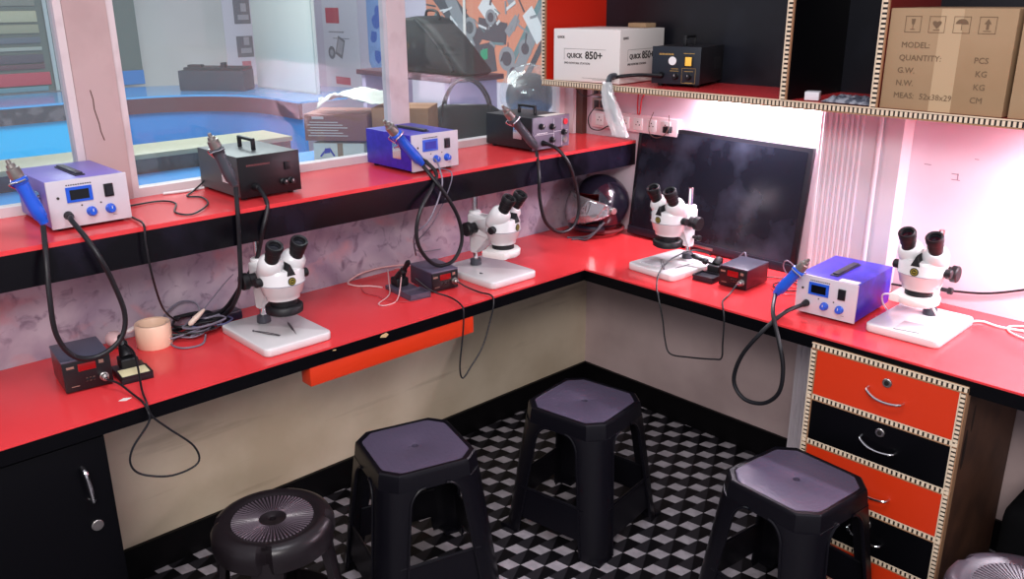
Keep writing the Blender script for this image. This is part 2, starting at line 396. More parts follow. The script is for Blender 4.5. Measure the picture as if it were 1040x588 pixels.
# ================================================================== DRAWER UNIT
X0, X1, YF = 1.318, 1.735, -.515
du = thing('drawer_unit', 'four drawer red and black unit with beaded cream trim', 'drawer unit', ((X0+X1)/2, -.26, 0))
mb = MB(); mb.box(X0+.004, X1-.012, YF+.02, -.02, 0.0, .7075); mb.build('body', PLY, du, world=True)
mb = MB()
ROW = [.728, .576, .436, .290, .150, .012]
for z in ROW[:-1]+[.02]: dentil(mb, (X0, YF+.006, z-.008), (X1, YF+.006, z-.008), (0, -1, 0), .018, (0, 0, 1))
for x in (X0+.009, X1-.009): dentil(mb, (x, YF+.0045, .022), (x, YF+.0045, .71), (0, -1, 0), .018, (-1, 0, 0))
mb.box(X0, X1, YF+.006, YF+.0215, .0, .7075, 0)
mb.build('beaded_frame', [TAN, CREAM, DARKG], du, world=True)
for k in range(5):
    z1, z0 = ROW[k]-.018, ROW[k+1]+.002
    red = k % 2 == 0
    d_ = MB().box(X0+.019, X1-.019, YF-.002, YF+.005, z0, z1).build('drawer', REDD if red else BLKL, du, world=True)
    d_['label'] = 'red drawer front' if red else 'black drawer front'
    xc = (X0+X1)/2+.012; zc = (z0+z1)/2-.004
    MB().tube([(xc-.048, YF-.002, zc+.012), (xc-.046, YF-.016, zc+.006), (xc-.02, YF-.024, zc-.006), (xc+.012, YF-.024, zc-.010), (xc+.042, YF-.018, zc-.008), (xc+.048, YF-.002, zc-.007)], .0035, 8, 5).build('handle', CHROME, d_, world=True)
    if k != 2:
        lk = MB().cyl((xc, YF-.001, zc+.038), (xc, YF-.008, zc+.038), .0125, n=20, bev=.0015)
        lk.cyl((xc, YF-.008, zc+.038), (xc, YF-.010, zc+.038), .0065, n=14, mi=1).build('lock', [STEEL, DARKG], d_, world=True)
mb = MB()
for (y, z, a, b) in [(-.43, .52, .012, .06), (-.46, .40, .006, .03), (-.40, .60, .008, .04), (-.47, .65, .004, .02)]:
    mb.lathe([(1e-6, 0), (1, .0006), (1e-6, .0012)], (X1-.0125, y, z), (1, 0, 0), 16, sx=b*1.0, sy=a)
mb.build('dark_stain', mat('stain', '241610', .7), du, world=True)

# ================================================================== WALL SHELF
SY, SZ, SX0, STOP = -.335, 1.3600, .068, 2.02
D1, D2_ = 1.055, 1.325
sh = thing('wall_shelf', 'red and black wall shelf with beaded cream edges', 'shelf', (1.2, 0, 1.337))
mb = MB(); mb.box(SX0, 3.2, SY+.006, WY-.001, SZ-.022, SZ-.002); mb.build('bottom_board', [RED], sh, world=True)
mb = MB(); mb.box(SX0, 3.2, -.004, WY-.001, SZ-.002, STOP); mb.build('back_board', mat('black back', '101218', .35, noise=(5, '1b1e26', .5, .7)), sh, world=True)
mb = MB(); mb.box(SX0, SX0+.018, SY+.006, -.004, SZ-.002, STOP, 0); mb.build('side_board', mat('red side', 'c8230f', .45), sh, world=True)
for x in (D1, D2_):
    mb = MB(); mb.box(x-.008, x+.008, SY+.006, -.004, SZ-.002, STOP, 0); mb.build('divider', BLKL if x == D1 else mat('dark red board', '6a1010', .4), sh, world=True)
mb = MB(); dentil(mb, (SX0, SY+.006, SZ-.011), (3.2, SY+.006, SZ-.011), (0, -1, 0), .022, (0, 0, 1))
dentil(mb, (SX0+.009, SY+.005, SZ), (SX0+.009, SY+.005, STOP), (0, -1, 0), .018, (-1, 0, 0))
for x in (D1, D2_): dentil(mb, (x, SY+.005, SZ), (x, SY+.005, STOP), (0, -1, 0), .020, (-1, 0, 0))
mb.build('beaded_trim', [TAN, CREAM, DARKG], sh, world=True)
# light fittings under the shelf
for k, (x0, x1, pw, ty) in enumerate(TUBES):
    t = thing('tube_light', ['slim tube light under shelf above the television', 'slim tube light under shelf above the right hand microscope'][k], 'light', ((x0+x1)/2, ty, 1.31), 0)
    MB().rbox(x0, x1, ty-.02, ty+.02, 1.3285, 1.3375, .003).build('housing', WHITE, t, world=True)
    MB().rbox(x0+.01, x1-.01, ty-.015, ty+.015, 1.3205, 1.3283, .003).build('diffuser', EMITT, t, world=True)

# ================================================================== STOOLS
def make_stool(label, loc, rz, group='square plastic stools'):
    t = thing('square_stool', label, 'stool', loc, rz, group)
    H, S, CH = .435, .1435, .042
    oc = lambda s, c: [(s-c, -s), (s, -s+c), (s, s-c), (s-c, s), (-s+c, s), (-s, s-c), (-s, -s+c), (-s+c, -s)]
    # seat: octagon with a finger hole, rolled edge and sloping skirt
    mb = MB(); n = 48; hole = .010
    def octr(a, s, c):
        best = 1e9
        for k in range(4):
            ang = k*PI/2; dd = math.cos(a-ang)
            if dd > 1e-6: best = min(best, s/dd)
        for k in range(4):
            ang = PI/4+k*PI/2; dd = math.cos(a-ang)
            if dd > 1e-6: best = min(best, ((2*s-c)/math.sqrt(2))/dd)
        return best
    rings = []
    angs = sorted(set([2*PI*i/n for i in range(n)] + [math.atan2(y, x) % (2*PI) for x, y in oc(S, CH)])); n = len(angs)
    def ring(fn): rings.append([fn(a) for a in angs])
    ring(lambda a: (hole*math.cos(a), hole*math.sin(a), H-.02))
    ring(lambda a: (hole*math.cos(a), hole*math.sin(a), H-.001))
    ring(lambda a: ((hole+.002)*math.cos(a), (hole+.002)*math.sin(a), H))
    def R_(s, c, z): return lambda a: (octr(a, s, c)*math.cos(a), octr(a, s, c)*math.sin(a), z)
    for s, c, z in [(S-.018, CH, H), (S-.0135, CH, H), (S-.012, CH, H+.0012), (S-.010, CH, H+.0015), (S-.003, CH, H+.0015), (S, CH, H-.002), (S+.002, CH, H-.012), (S+.0065, CH+.003, H-.052), (S+.0035, CH+.003, H-.052), (S-.004, CH, H-.012)]: ring(R_(s, c, z))
    vs = [v for rg in rings for v in rg]; fs = []; mi = []
    for k in range(len(rings)-1):
        for i in range(n): j = (i+1) % n; fs.append((k*n+i, k*n+j, (k+1)*n+j, (k+1)*n+i))
    mb.add(vs, fs)
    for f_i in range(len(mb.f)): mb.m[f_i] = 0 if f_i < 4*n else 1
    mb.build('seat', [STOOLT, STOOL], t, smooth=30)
    cz = lambda z: .1505+(.193-.1505)*(1-z/.388)
    for sx in (-1, 1):
        for sy in (-1, 1):
            mb = MB(); zs = [0, .01, .10, .2, .28, .335, .350, .361, .370, .377, .382, .386, .388]
            th = .004; vs = []; L = []
            for z in zs:
                c = cz(z); w_ = .058-.008*(1-z/.388)
                if z > .335: w_ += .040*(1-math.sqrt(max(0, 1-((z-.335)/.053)**2)))
                ch = .044
                outer = [(c-ch-w_+.02, c), (c-ch, c), (c-ch*.5, c-ch*.5+.004), (c-ch*.5+.004, c-ch*.5), (c, c-ch), (c, c-ch-w_+.02)]
                inn = [(c-ch-w_+.02, c-th), (c-ch-.002, c-th), (c-ch*.5-.003, c-ch*.5+.001), (c-ch*.5+.001, c-ch*.5-.003), (c-th, c-ch-.002), (c-th, c-ch-w_+.02)]
                L.append([(sx*x, sy*y, z) for x, y in outer+inn[::-1]])
            k = 12
            for a in L: vs += a
            fs = [tuple(range(k)), tuple((len(zs)-1)*k+i for i in range(k))]
            for a in range(len(zs)-1):
                for i in range(k): j = (i+1) % k; fs.append((a*k+i, a*k+j, (a+1)*k+j, (a+1)*k+i))
            mb.add(vs, fs)
            # raised rims along the two free edges
            for sw in (0, 1):
                pts = []
                for z in zs[1:]:
                    c = cz(z); w_ = .058-.008*(1-z/.388)
                    if z > .335: w_ += .040*(1-math.sqrt(max(0, 1-((z-.335)/.053)**2)))
                    p_ = (c-.042-w_+.02, c+.002); p_ = p_ if sw == 0 else (p_[1], p_[0]); pts.append((sx*p_[0], sy*p_[1], z))
                mb.tube(pts, .0035, 6, 2)
            mb.rbox(min(sx*(cz(0)-.05), sx*(cz(0)-.001)), max(sx*(cz(0)-.05), sx*(cz(0)-.001)), min(sy*(cz(0)-.05), sy*(cz(0)-.001)), max(sy*(cz(0)-.05), sy*(cz(0)-.001)), 0, .012, .003)
            mb.build('leg', STOOL, t, smooth=40)
    for k in range(4):
        M = Matrix.Rotation(k*PI/2, 4, 'Z'); c0, c1 = cz(.06), cz(.165)
        mb = MB(); l0, l1 = c0-.055, c1-.055
        vs = [(-l0, -c0+.002, .06), (l0, -c0+.002, .06), (l1, -c1+.002, .165), (-l1, -c1+.002, .165)]
        vs2 = [(x, y+.005, z) for x, y, z in vs]
        mb.add(vs+vs2, [(0, 1, 2, 3), (7, 6, 5, 4), (0, 4, 5, 1), (1, 5, 6, 2), (2, 6, 7, 3), (3, 7, 4, 0)], 0, M)
        mb.tube([M @ Vector((-l1, -c1+.003, .165)), M @ Vector((l1, -c1+.003, .165))], .0045, 8, 1)
        mb.build('stretcher', STOOL, t, smooth=30)
    return t
make_stool('black square plastic stool between the round stool and the corner stool', (.582, -1.36, 0), math.radians(-16))
make_stool('black square plastic stool standing farthest back in the corner', (.722, -.795, 0), math.radians(8.5))
make_stool('black square plastic stool in front of the drawer unit', (1.428, -.742, 0), math.radians(-6))

def make_round(label, loc, rz, H=.44, R=.148, matS=BROWNST):
    t = thing('round_stool', label, 'stool', loc, rz, 'round plastic stools')
    mb = MB(); n = 96; prof = [(.009, H-.02), (.009, H-.006), (.012, H-.004), (R*.68, H-.004), (R*.70, H-.003), (R*.76, H+.001), (R*.86, H+.001), (R*.95, H-.006), (R*1.0, H-.022), (R*1.005, H-.05), (R*.99, H-.065), (R*.96, H-.065)]
    vs = []; fs = []
    for k, (r_, z) in enumerate(prof):
        for i in range(n):
            a = 2*PI*i/n; q = 0
            if k >= 7:      # four notches above the legs
                da = min(abs(((a-PI/4-j*PI/2+PI) % (2*PI))-PI) for j in range(4)); q = max(0, 1-(da/.11)**2)*.022*(1 if k < 11 else .6)
            rr = r_-q; vs.append((rr*math.cos(a), rr*math.sin(a), z-(q*.4 if k == 7 else 0)))
    for k in range(len(prof)-1):
        for i in range(n): j = (i+1) % n; fs.append((k*n+i, k*n+j, (k+1)*n+j, (k+1)*n+i))
    mb.add(vs, fs); mb.build('seat', matS, t, smooth=40)
    mb = MB()
    for i in range(64):
        a = 2*PI*i/64; M = Matrix.Rotation(a, 4, 'Z')
        mb.add([(R*.22, -.0010, H-.004), (R*.22, .0010, H-.004), (R*.67, .0023, H-.004), (R*.67, -.0023, H-.004), (R*.24, 0, H-.0025), (R*.66, .0009, H-.0012), (R*.66, -.0009, H-.0012)],
               [(0, 4, 6, 3), (1, 2, 5, 4), (4, 5, 6), (3, 6, 5, 2), (0, 1, 4)], 0, M)
    mb.build('radial_ribs', mat('stool rib plastic', '4d434b', .3), t, smooth=0)
    for k in range(4):
        M = Matrix.Rotation(PI/4+k*PI/2, 4, 'Z'); mb = MB()
        zs = [0, .1, .2, .3, .37, .395]
        L = []
        for z in zs:
            rr = .128+(.182-.128)*(1-z/.4); ww = .034-.006*(1-z/.4)+(.02*((z-.3)/.1)**2 if z > .3 else 0)
            L.append([(rr-.020, -ww, z), (rr-.006, -ww*.9, z), (rr+.004, -ww*.4, z), (rr+.004, ww*.4, z), (rr-.006, ww*.9, z), (rr-.020, ww, z), (rr-.022, ww*.7, z), (rr-.004, 0, z), (rr-.022, -ww*.7, z)])
        kk = 9; vs = [v for a in L for v in a]; fs = [tuple(range(kk)), tuple((len(zs)-1)*kk+i for i in range(kk))]
        for a in range(len(zs)-1):
            for i in range(kk): j = (i+1) % kk; fs.append((a*kk+i, a*kk+j, (a+1)*kk+j, (a+1)*kk+i))
        mb.add(vs, fs, 0, M); mb.build('leg', matS, t, smooth=40)
    z = .16; rr = .128+(.182-.128)*(1-z/.4)-.012
    mb = MB().lathe([(rr, z-.018), (rr+.006, z-.018), (rr+.002, z+.018), (rr-.004, z+.018), (rr, z-.018)], n=48); mb.build('ring_brace', matS, t, smooth=40)
    return t
make_round('dark brown round plastic stool with radial ribbed seat near the black cabinet', (.632, -1.836, 0), math.radians(8))
make_round('greyish round stool with ribbed seat right of the drawer unit', (2.005, -.80, 0), math.radians(30), .43, .16, mat('mauve stool plastic', '3a333b', .38))
t = thing('fabric_bag', 'dark bag standing under the worktop right of the drawer unit', 'bag', (1.98, -.28, 0))
mb = MB(); mb.rbox(1.83, 2.16, -.42, -.10, 0, .40, .05, seg=4); mb.build('body', mat('dark bag cloth', '050506', .9, spec=.1), t, world=True)
MB().tube([(1.90, -.26, .395), (1.91, -.26, .44), (1.98, -.26, .46), (2.07, -.26, .44), (2.08, -.26, .395)], .008, 8, 5).build('handle', RUB, t, world=True)

# ================================================================== HOT AIR STATIONS
def station(kind, label, loc, rz, hand, hose, W=.185, D=.25, H=.122, hoser=.0062, extra=None):
    t = thing('hot_air_station', label, 'hot air station', loc, rz, 'hot air rework stations')
    h0 = .009; w = W/2
    case = {'blue': BLUE, 'pale': mat('gloss lightened blue enamel', '746ac0', .3), 'black': BLKC, 'grey': GREYC, 'dark': BLKC}[kind]  # 'pale' is the blue case with its gloss put into the colour
    mb = MB(); mb.rbox(-w, w, -D/2+.003, D/2, h0, H, .002); c = mb.build('case', case, t, smooth=30)
    # louvres on the right side
    if kind in ('black', 'grey', 'dark'):
        lv = MB()
        for k in range(6): lv.box(w-.0002, w+.0008, .02+k*.012, .026+k*.012, .05, .09)
        lv.build('side_vent', BLKP, c)
    pm = {'blue': mat('pale grey panel', 'c3bdc4', .4), 'pale': mat('pale grey panel', 'c3bdc4', .4), 'black': mat('black panel', '0e0e12', .3), 'grey': mat('black panel', '0e0e12', .3), 'dark': GREYP2}[kind]
    if extra == 'gauge': pm = mat('dark slate panel', '1b222b', .4)
    y = -D/2
    fp = MB().rbox(-w-.0015, w+.0015, y-.003, y+.003, h0-.001, H+.001, .001).build('front_panel', pm, t)
    for sx in (-1, 1):
        for sy in (-1, 1): MB().cyl((sx*(w-.02), sy*(D/2-.025), 0), (sx*(w-.02), sy*(D/2-.025), h0), .009, n=14, bev=.001).build('foot', RUB, t)
    F = frame((0, y-.003, 0), (1, 0, 0), (0, 0, 1), (0, -1, 0))     # panel frame: x right, y up, z out
    def knob(x, z, r_=.0105, m_=BLUEB):
        k = MB(); k.lathe([(r_*1.15, 0), (r_*1.15, .003), (r_, .004), (r_*.85, .014), (r_*.75, .015), (1e-6, .0152)], (x, z, 0), (0, 0, 1), 20, 0, F)
        k.box(x-.0008, x+.0008, z+.001, z+r_*.75, .0150, .0158, 1, F); k.build('knob', [m_, WHITE if m_ != WHITE else RUB], fp)
    if kind in ('blue', 'pale'):
        MB().box(-.052, .008, .068, .105, 0, .003, 0, F).box(-.044, .000, .074, .098, .003, .0035, 1, F).build('display', [BLUEB, SMOKE if extra != 'lcd' else LCD], fp)
        s_ = MB().rbox(.036, .058, .070, .102, 0, .004, .001, 0, F); s_.box(.039, .055, .074, .098, .004, .0065, 1, F); s_.build('switch', [BLKP, mat('switch rocker', '1c1c22', .2)], fp)
        knob(.000, .040); knob(.045, .040)
        mk = MB(); mk.text('850D SMD REWORK', .0075, F @ Matrix.Translation((-.054, .1075, .0003)), 0) if False else None
        for x_ in (-.020, .025): mk.cyl(F @ Vector((x_, .058, 0)), F @ Vector((x_, .058, .0008)), .0022, n=10)
        for k in range(11): mk.box(-.050+k*.0055, -.0462+k*.0055, .1085, .1115, 0, .0004, 0, F)
        for k in range(5): mk.box(.058-k*.002, .0592-k*.002, .022, .0235, 0, .0004, 0, F)
        mk.cyl(F @ Vector((-.071, .082, 0)), F @ Vector((-.071, .082, .001)), .0035, n=12)
        mk.build('panel_marking', INK, fp)
        cx, cz_ = -.055, .038
        hd = MB(); hd.rbox(-.012, .012, -.085, .075, H, H+.003, .001); hd.rbox(-.009, .009, -.078, .068, H+.003, H+.0075, .002)
        hd.build('carry_handle', mat('folded handle', '2e2c3a', .4), t)
    elif kind in ('black', 'grey'):
        mk = MB()
        if extra == 'gauge':
            g = MB().cyl(F @ Vector((-.012, .083, 0)), F @ Vector((-.012, .083, .003)), .014, n=24, bev=.001); g.build('gauge', WGAUGE, fp)
            MB().rbox(.030, .060, .066, .100, 0, .003, .001, 0, F).build('switch_frame', BLKP, fp)
            MB().rbox(.034, .056, .069, .097, .003, .006, .001, 0, F).build('switch', YEL, fp)
            knob(.002, .034, .0095, BLKP); knob(.048, .034, .0095, BLKP)
            for k in range(10): mk.box(-.060+k*.0052, -.0563+k*.0052, .1015, .107, 0, .0004, 0, F)
            for (a, b, z_) in [(-.020, .012, .050), (-.016, .010, .057), (.030, .062, .050), (.026, .064, .107), (.034, .060, .013)]:
                mk.box(a, b, z_, z_+.0016, 0, .0004, 0, F)
            for (a, b, c_, e) in [(.022, .070, .012, .0128), (.022, .070, .060, .0608), (.022, .0228, .012, .060), (.0692, .070, .012, .060)]: mk.box(a, b, c_, e, 0, .0004, 0, F)
            mk.build('panel_marking', mat('gold print', 'b08d4a', .5), fp)
        else:
            knob(.04, .038, .009, BLKP); knob(.062, .038, .009, BLKP)
            MB().rbox(.045, .062, .072, .094, 0, .004, .001, 0, F).build('switch', BLKP, fp)
            for k in range(16): mk.box(-.070+k*.0045, -.0668+k*.0045, .094, .099, 0, .0004, 0, F)
            mk.build('panel_marking', mat('dull red print', '6b3a3c', .5), fp)
        cx, cz_ = -.050, .036
        hd = MB(); hd.rbox(-.006, .006, -.045, -.038, H, H+.028, .002); hd.rbox(-.006, .006, .038, .045, H, H+.028, .002); hd.rbox(-.006, .006, -.045, .045, H+.025, H+.034, .003)
        hd.build('carry_handle', RUB, t)
    else:
        mk = MB()
        for (a, b, c_, e) in [(.012, .013, .012, .112), (.055, .056, .012, .112), (-.085, .012, .060, .061), (.013, .085, .066, .067)]: mk.box(a, b, c_, e, 0, .0005, 0, F)
        for k in range(7): mk.box(-.075+k*.008, -.069+k*.008, .064, .067, 0, .0005, 0, F)
        mk.build('panel_marking', WGAUGE, fp)
        for (x_, z_) in [(-.055, .090), (.0, .085), (.062, .060), (.0, .038)]: knob(x_, z_, .010, BLKP)
        MB().cyl(F @ Vector((.070, .098, 0)), F @ Vector((.070, .098, .006)), .011, n=20, bev=.001).build('power_button', REDB, fp)
        MB().cyl(F @ Vector((.070, .032, 0)), F @ Vector((.070, .032, .004)), .012, n=20, bev=.001).build('socket', STEEL, fp)
        cx, cz_ = -.045, .030
        hd = MB(); hd.rbox(-.006, .006, -.045, -.038, H, H+.026, .002); hd.rbox(-.006, .006, .038, .045, H, H+.026, .002); hd.rbox(-.006, .006, -.045, .045, H+.023, H+.032, .003)
        hd.build('carry_handle', RUB, t, )
        MB().box(-.02, .085, -D/2+.01, -D/2+.05, H, H+.0006).build('top_sticker', WCARTON, t)
    inv = wm(t)
    con = inv @ (F @ Vector((cx, cz_, .0))); con2 = inv @ (F @ Vector((cx, cz_, .022)))
    MB().cyl(con, con2, .011, .008, 16, bev=.0015).build('hose_connector', RUB, t, world=True)
    if hose:
        pts = [con2-(con2-con)*.3, con2] + hose
        MB().tube(pts, hoser, 10, 6).build('air_hose', CORDB, t, world=True)
    if hand:
        a, b = Vector(hand[0]), Vector(hand[1]); L = (b-a).length; u = (b-a).normalized()
        bl = kind in ('blue', 'pale')
        hp = MB().lathe([(.010, -.012), (.012, 0), (.0155, .006), (.0165, .03), (.0150, L*.45), (.0165, L*.60), (.019, L*.62), (.019, L*.68), (.016, L*.70)], a, u, 24)
        hpo = hp.build('handpiece', BLUEB if bl else mat('grey handpiece', '3c4047', .4), t, world=True)
        nz = MB().lathe([(.0150, L*.70), (.0160, L*.73), (.0150, L*.86), (.0105, L*.875), (.0095, L*.93), (.0055, L*.94), (.0045, L*1.0), (.003, L*1.0), (.003, L*.95)], a, u, 20)
        nz.build('nozzle', mat('grey steel nozzle', '8a8580', .35, metal=.7), hpo, world=True)
        # wire fork holder fixed to the side of the case
        side = inv @ Vector((-w-.001, -D/2+.06, .075)); side2 = inv @ Vector((-w-.001, -D/2+.095, .075))
        mid = a+u*L*.66; perp = u.cross(Vector((0, 0, 1))).normalized(); up2 = perp.cross(u)
        hm = MB()
        for s_ in (-1, 1):
            hm.tube([side if s_ > 0 else side2, (side+mid)/2+Vector((0, 0, -.01)), mid-up2*.02+perp*s_*.021, mid+perp*s_*.023, mid+perp*s_*.021+up2*.016], .0022, 6, 5)
        pl = MB(); 
        M = wm(t) @ frame((-w-.001, -D/2+.078, .07), (0, 1, 0), (0, 0, 1), (-1, 0, 0))
        hm.box(-.022, .022, -.028, .022, 0, .002, 0, M)
        hm.build('handpiece_holder', CHROME, t, world=True)
    return t
L90 = PI/2
ST0 = station('pale', 'blue white station at the left end of ledge with black loop hose', (.152-.125, -1.992, LZ), L90, [(.205, -2.118, 1.166), (.19, -2.163, 1.307)],
  [(.20, -2.054, 1.150), (.25, -2.046, 1.120), (.29, -2.033, 1.075), (.29, -2.01, 1.0), (.29, -1.996, .918), (.29, -2.016, .86), (.29, -2.072, .832), (.29, -2.125, .848), (.29, -2.154, .911), (.29, -2.153, 1.007), (.27, -2.140, 1.09), (.215, -2.121, 1.15)])
ST1 = station('grey', 'black station with plain dark front standing second from left on ledge', (.155-.125, -1.507, LZ), L90, [(.20, -1.641, 1.185), (.19, -1.686, 1.316)],
  [(.235, -1.565, 1.115), (.25, -1.592, 1.055), (.21, -1.602, .958), (.18, -1.635, .891), (.10, -1.66, .80), (.06, -1.70, .776)])
ST2 = station('blue', 'blue station with lit display on ledge, hose looped over soldering station', (.183-.125, -.937, LZ), L90, [(.21, -1.020, 1.160), (.20, -1.141, 1.298)],
  [(.24, -.98, 1.11), (.27, -1.066, 1.03), (.27, -1.09, .957), (.27, -1.074, .89), (.27, -1.017, .832), (.27, -.947, .831), (.27, -.907, .89), (.27, -.921, .975), (.27, -.979, 1.068), (.24, -1.005, 1.12), (.215, -1.012, 1.145)], extra='lcd')
ST3 = station('dark', 'black station with violet grey knob panel at corner end of ledge', (.165-.125, -.385, LZ), L90, [(.20, -.503, 1.148), (.18, -.639, 1.298)],
  [(.24, -.425, 1.13), (.27, -.40, 1.08), (.27, -.359, .996), (.27, -.341, .905), (.27, -.371, .843), (.27, -.445, .834), (.27, -.517, .887), (.27, -.547, .981), (.27, -.55, 1.06), (.22, -.513, 1.13)])
ST4 = station('blue', 'blue station with white front standing on worktop by drawer unit', (1.268, -.252, TZ), math.radians(3), [(1.143, -.415, .812), (1.222, -.400, .925)],
  [(1.20, -.47, .774), (1.17, -.53, .724), (1.117, -.545, .634), (1.098, -.545, .548), (1.136, -.545, .502), (1.202, -.545, .509), (1.248, -.545, .56), (1.253, -.545, .639), (1.229, -.54, .714), (1.18, -.50, .776), (1.140, -.425, .803)], W=.178)
station('black', 'black station with orange switch and white gauge on wall shelf', (.567, -.125, SZ), math.radians(14), None,
  [(.46, -.262, 1.392), (.42, -.30, 1.388), (.385, -.31, 1.38)], W=.168, H=.128, D=.22, extra='gauge')

MB().box(.028, .084, -.118, -.092, .122, .1226).build('top_sticker', WCARTON, ST4)
# second hoses and power cords of stations on the ledge
def cord(name, label, pts, r_, m_=CORDB, group=None, n=8, sub=6, cat='cord', parent=None):
    if parent: return MB().tube(pts, r_, n, sub).build(name, m_, parent, world=True)
    o = MB().tube(pts, r_, n, sub).build(name, m_); return tag(o, label, cat, group)
cord('second_air_hose', 'black hose hanging from second ledge station down behind microscope', [(.212, -1.640, 1.168), (.25, -1.659, 1.121), (.25, -1.665, 1.019), (.25, -1.673, .924), (.2, -1.667, .859), (.11, -1.66, .79), (.07, -1.715, .762), (.05, -1.76, .76)], .0062, cat='hose', parent=ST1)
cord('power_cord', 'thin black power cord dropping from left blue white station', [(.02, -1.893, 1.122), (.16, -1.896, 1.121), (.246, -1.905, 1.121), (.262, -1.912, 1.08), (.26, -1.907, .99), (.20, -1.87, .88), (.09, -1.80, .80), (.05, -1.775, .785)], .0028, parent=ST0)
cord('power_cord', 'thin dark cord curled on ledge beside the second station', [(.006, -1.875, 1.1185), (-.001, -1.77, 1.1185), (.057, -1.745, 1.1185), (.16, -1.789, 1.1185), (.213, -1.767, 1.1185), (.144, -1.692, 1.1215), (.037, -1.66, 1.1185), (-.005, -1.684, 1.1185), (-.06, -1.64, 1.12), (-.075, -1.60, 1.14), (-.07, -1.59, 1.165)], .0024, parent=ST1)
o = MB().tube([(-.085, -1.72, 1.119), (-.075, -1.66, 1.119), (-.082, -1.60, 1.119)], .004, 8, 4).build('cable_trunking', WHITE); tag(o, 'short white plastic strip lying by the window frame on ledge', 'strip')

# ================================================================== MICROSCOPES
def microscope(label, loc, rz, ring='black', lean=0, head=0, HY=-.048):
    t = thing('stereo_microscope', label, 'microscope', loc, rz, 'stereo microscopes on the worktop')
    def rr(w, l0, l1, r_, n=6):
        P = []
        for cx, cy, a0 in [(w-r_, l1-r_, 0), (-w+r_, l1-r_, PI/2), (-w+r_, l0+r_, PI), (w-r_, l0+r_, 1.5*PI)]:
            for k in range(n+1): a = a0+PI/2*k/n; P.append((cx+r_*math.cos(a), cy+r_*math.sin(a)))
        return P
    MB().prism(rr(.101, -.138, .132, .018), 0, .024, b=.004).build('base', WHITE2, t, smooth=50)
    PY = .062
    MB().cyl((0, PY, .024), (0, PY, .045), .020, .019, 24, bev=.002).build('pole_collar', mat('dark collar', '3a3a42', .4), t)
    MB().cyl((0, PY, .045), (0, PY, .275), .0095, n=20, bev=.001).build('pole', CHROME, t)
    # focus block with arm
    hr = MB()
    hr.cyl((0, PY, .070), (0, PY, .215), .0185, .021, 20, bev=.003)
    hr.rbox(-.026, .026, HY+.045, PY+.012, .135, .205, .008, seg=3)
    hr.add([(-.016, PY+.004, .070), (.016, PY+.004, .070), (.018, PY-.018, .072), (-.018, PY-.018, .072), (-.024, PY, .14), (.024, PY, .14), (.024, HY+.05, .14), (-.024, HY+.05, .14)],
           [(0, 1, 2, 3), (0, 4, 5, 1), (1, 5, 6, 2), (2, 6, 7, 3), (3, 7, 4, 0), (4, 7, 6, 5)])
    fb = hr.build('focus_block', WHITE, t, smooth=40)
    for s_ in (-1, 1):
        MB().cyl((s_*.024, PY-.030, .165), (s_*.050, PY-.030, .165), .018, n=24, bev=.002).cyl((s_*.050, PY-.030, .165), (s_*.070, PY-.030, .165), .0235, n=24, bev=.003).build('focus_knob', RUB, fb)
    MB().cyl((.018, PY, .105), (.044, PY, .105), .006, n=12).cyl((.038, PY, .105), (.052, PY, .105), .010, n=14, bev=.002).build('clamp_knob', RUB, fb)
    # head in its own tilt
    H_ = Matrix.Translation((head, HY, 0)) @ Matrix.Rotation(lean, 4, 'Z')
    hb = MB()
    hb.lathe([(.036, .128), (.044, .130), (.046, .142), (.052, .146), (.058, .170), (.0600, .172), (.0605, .176), (.0595, .178), (.0600, .204), (.055, .214), (.03, .218), (1e-6, .218)], n=40, sx=1.04, sy=.92, M=H_)
    hb.cyl(H_ @ Vector((0, .01, .178)), (0, PY-.012, .178), .040, .026, 28, bev=.006)
    body = hb.build('head', WHITE2, t, smooth=50)
    MB().lathe([(.0615, .1745), (.0625, .1755), (.0615, .1765)], n=40, sx=1.035, sy=.93, M=H_).build('head_ring', mat('seam grey', '8d8890', .5), body)
    for s_ in (-1, 1):
        pr = MB()
        a = Vector((s_*.027, .016, .196)); b = Vector((s_*.036, -.024, .249)); u = (b-a).normalized(); L = (b-a).length
        pr.lathe([(.020, -.012), (.031, -.004), (.0345, .006), (.0345, L*.62), (.032, L*.85), (.024, L*.98), (.0225, L)], a, u, 28, M=H_)
        pr.build('prism_housing', WHITE2, body, smooth=60)
        c = b; v = Vector((-.001*s_, -.50, .865)).normalized()
        ep = MB(); ep.lathe([(.0185, -.006), (.0185, .012), (.0205, .014), (.0205, .030), (.0225, .032), (.0235, .047), (.0215, .051), (.0165, .049), (.0150, .042)], c, v, 28, M=H_)
        eo = ep.build('eyepiece', RUB, body, smooth=40)
        MB().lathe([(.0152, .0415), (1e-6, .044)], c, v, 20, M=H_).build('eyepiece_lens', SCREEN, eo)
    MB().add([(-.012, -.0565, .204), (.012, -.0565, .204), (0, -.053, .234), (-.014, -.03, .206), (.014, -.03, .206), (0, -.02, .236)], [(0, 1, 2), (0, 2, 5, 3), (1, 4, 5, 2), (3, 5, 4), (0, 3, 4, 1)], M=H_).build('bridge_wedge', RUB, body, smooth=0)
    MB().lathe([(.0115, 0), (.0115, .0012), (.0095, .0016), (1e-6, .0016)], (0, -.0550, .188), (0, -1, 0), 24, M=H_).lathe([(.0085, 0), (.0085, .0024), (.0065, .0024), (.0065, 0)], (0, -.0550, .188), (0, -1, 0), 24, 1, M=H_).box(-.004, .004, -.0576, -.0572, .1865, .1895, 1, H_).build('badge', [mat('badge dark', '2b2a18', .3), GOLD], body)
    for s_ in (-1, 1): MB().cyl(H_ @ Vector((s_*.055, 0, .186)), H_ @ Vector((s_*.078, 0, .186)), .0125, n=18, bev=.002).build('zoom_knob', RUB, body)
    MB().lathe([(.026, .100), (.036, .102), (.0365, .127), (.030, .130)], n=32, M=H_).build('objective', RUB, body)
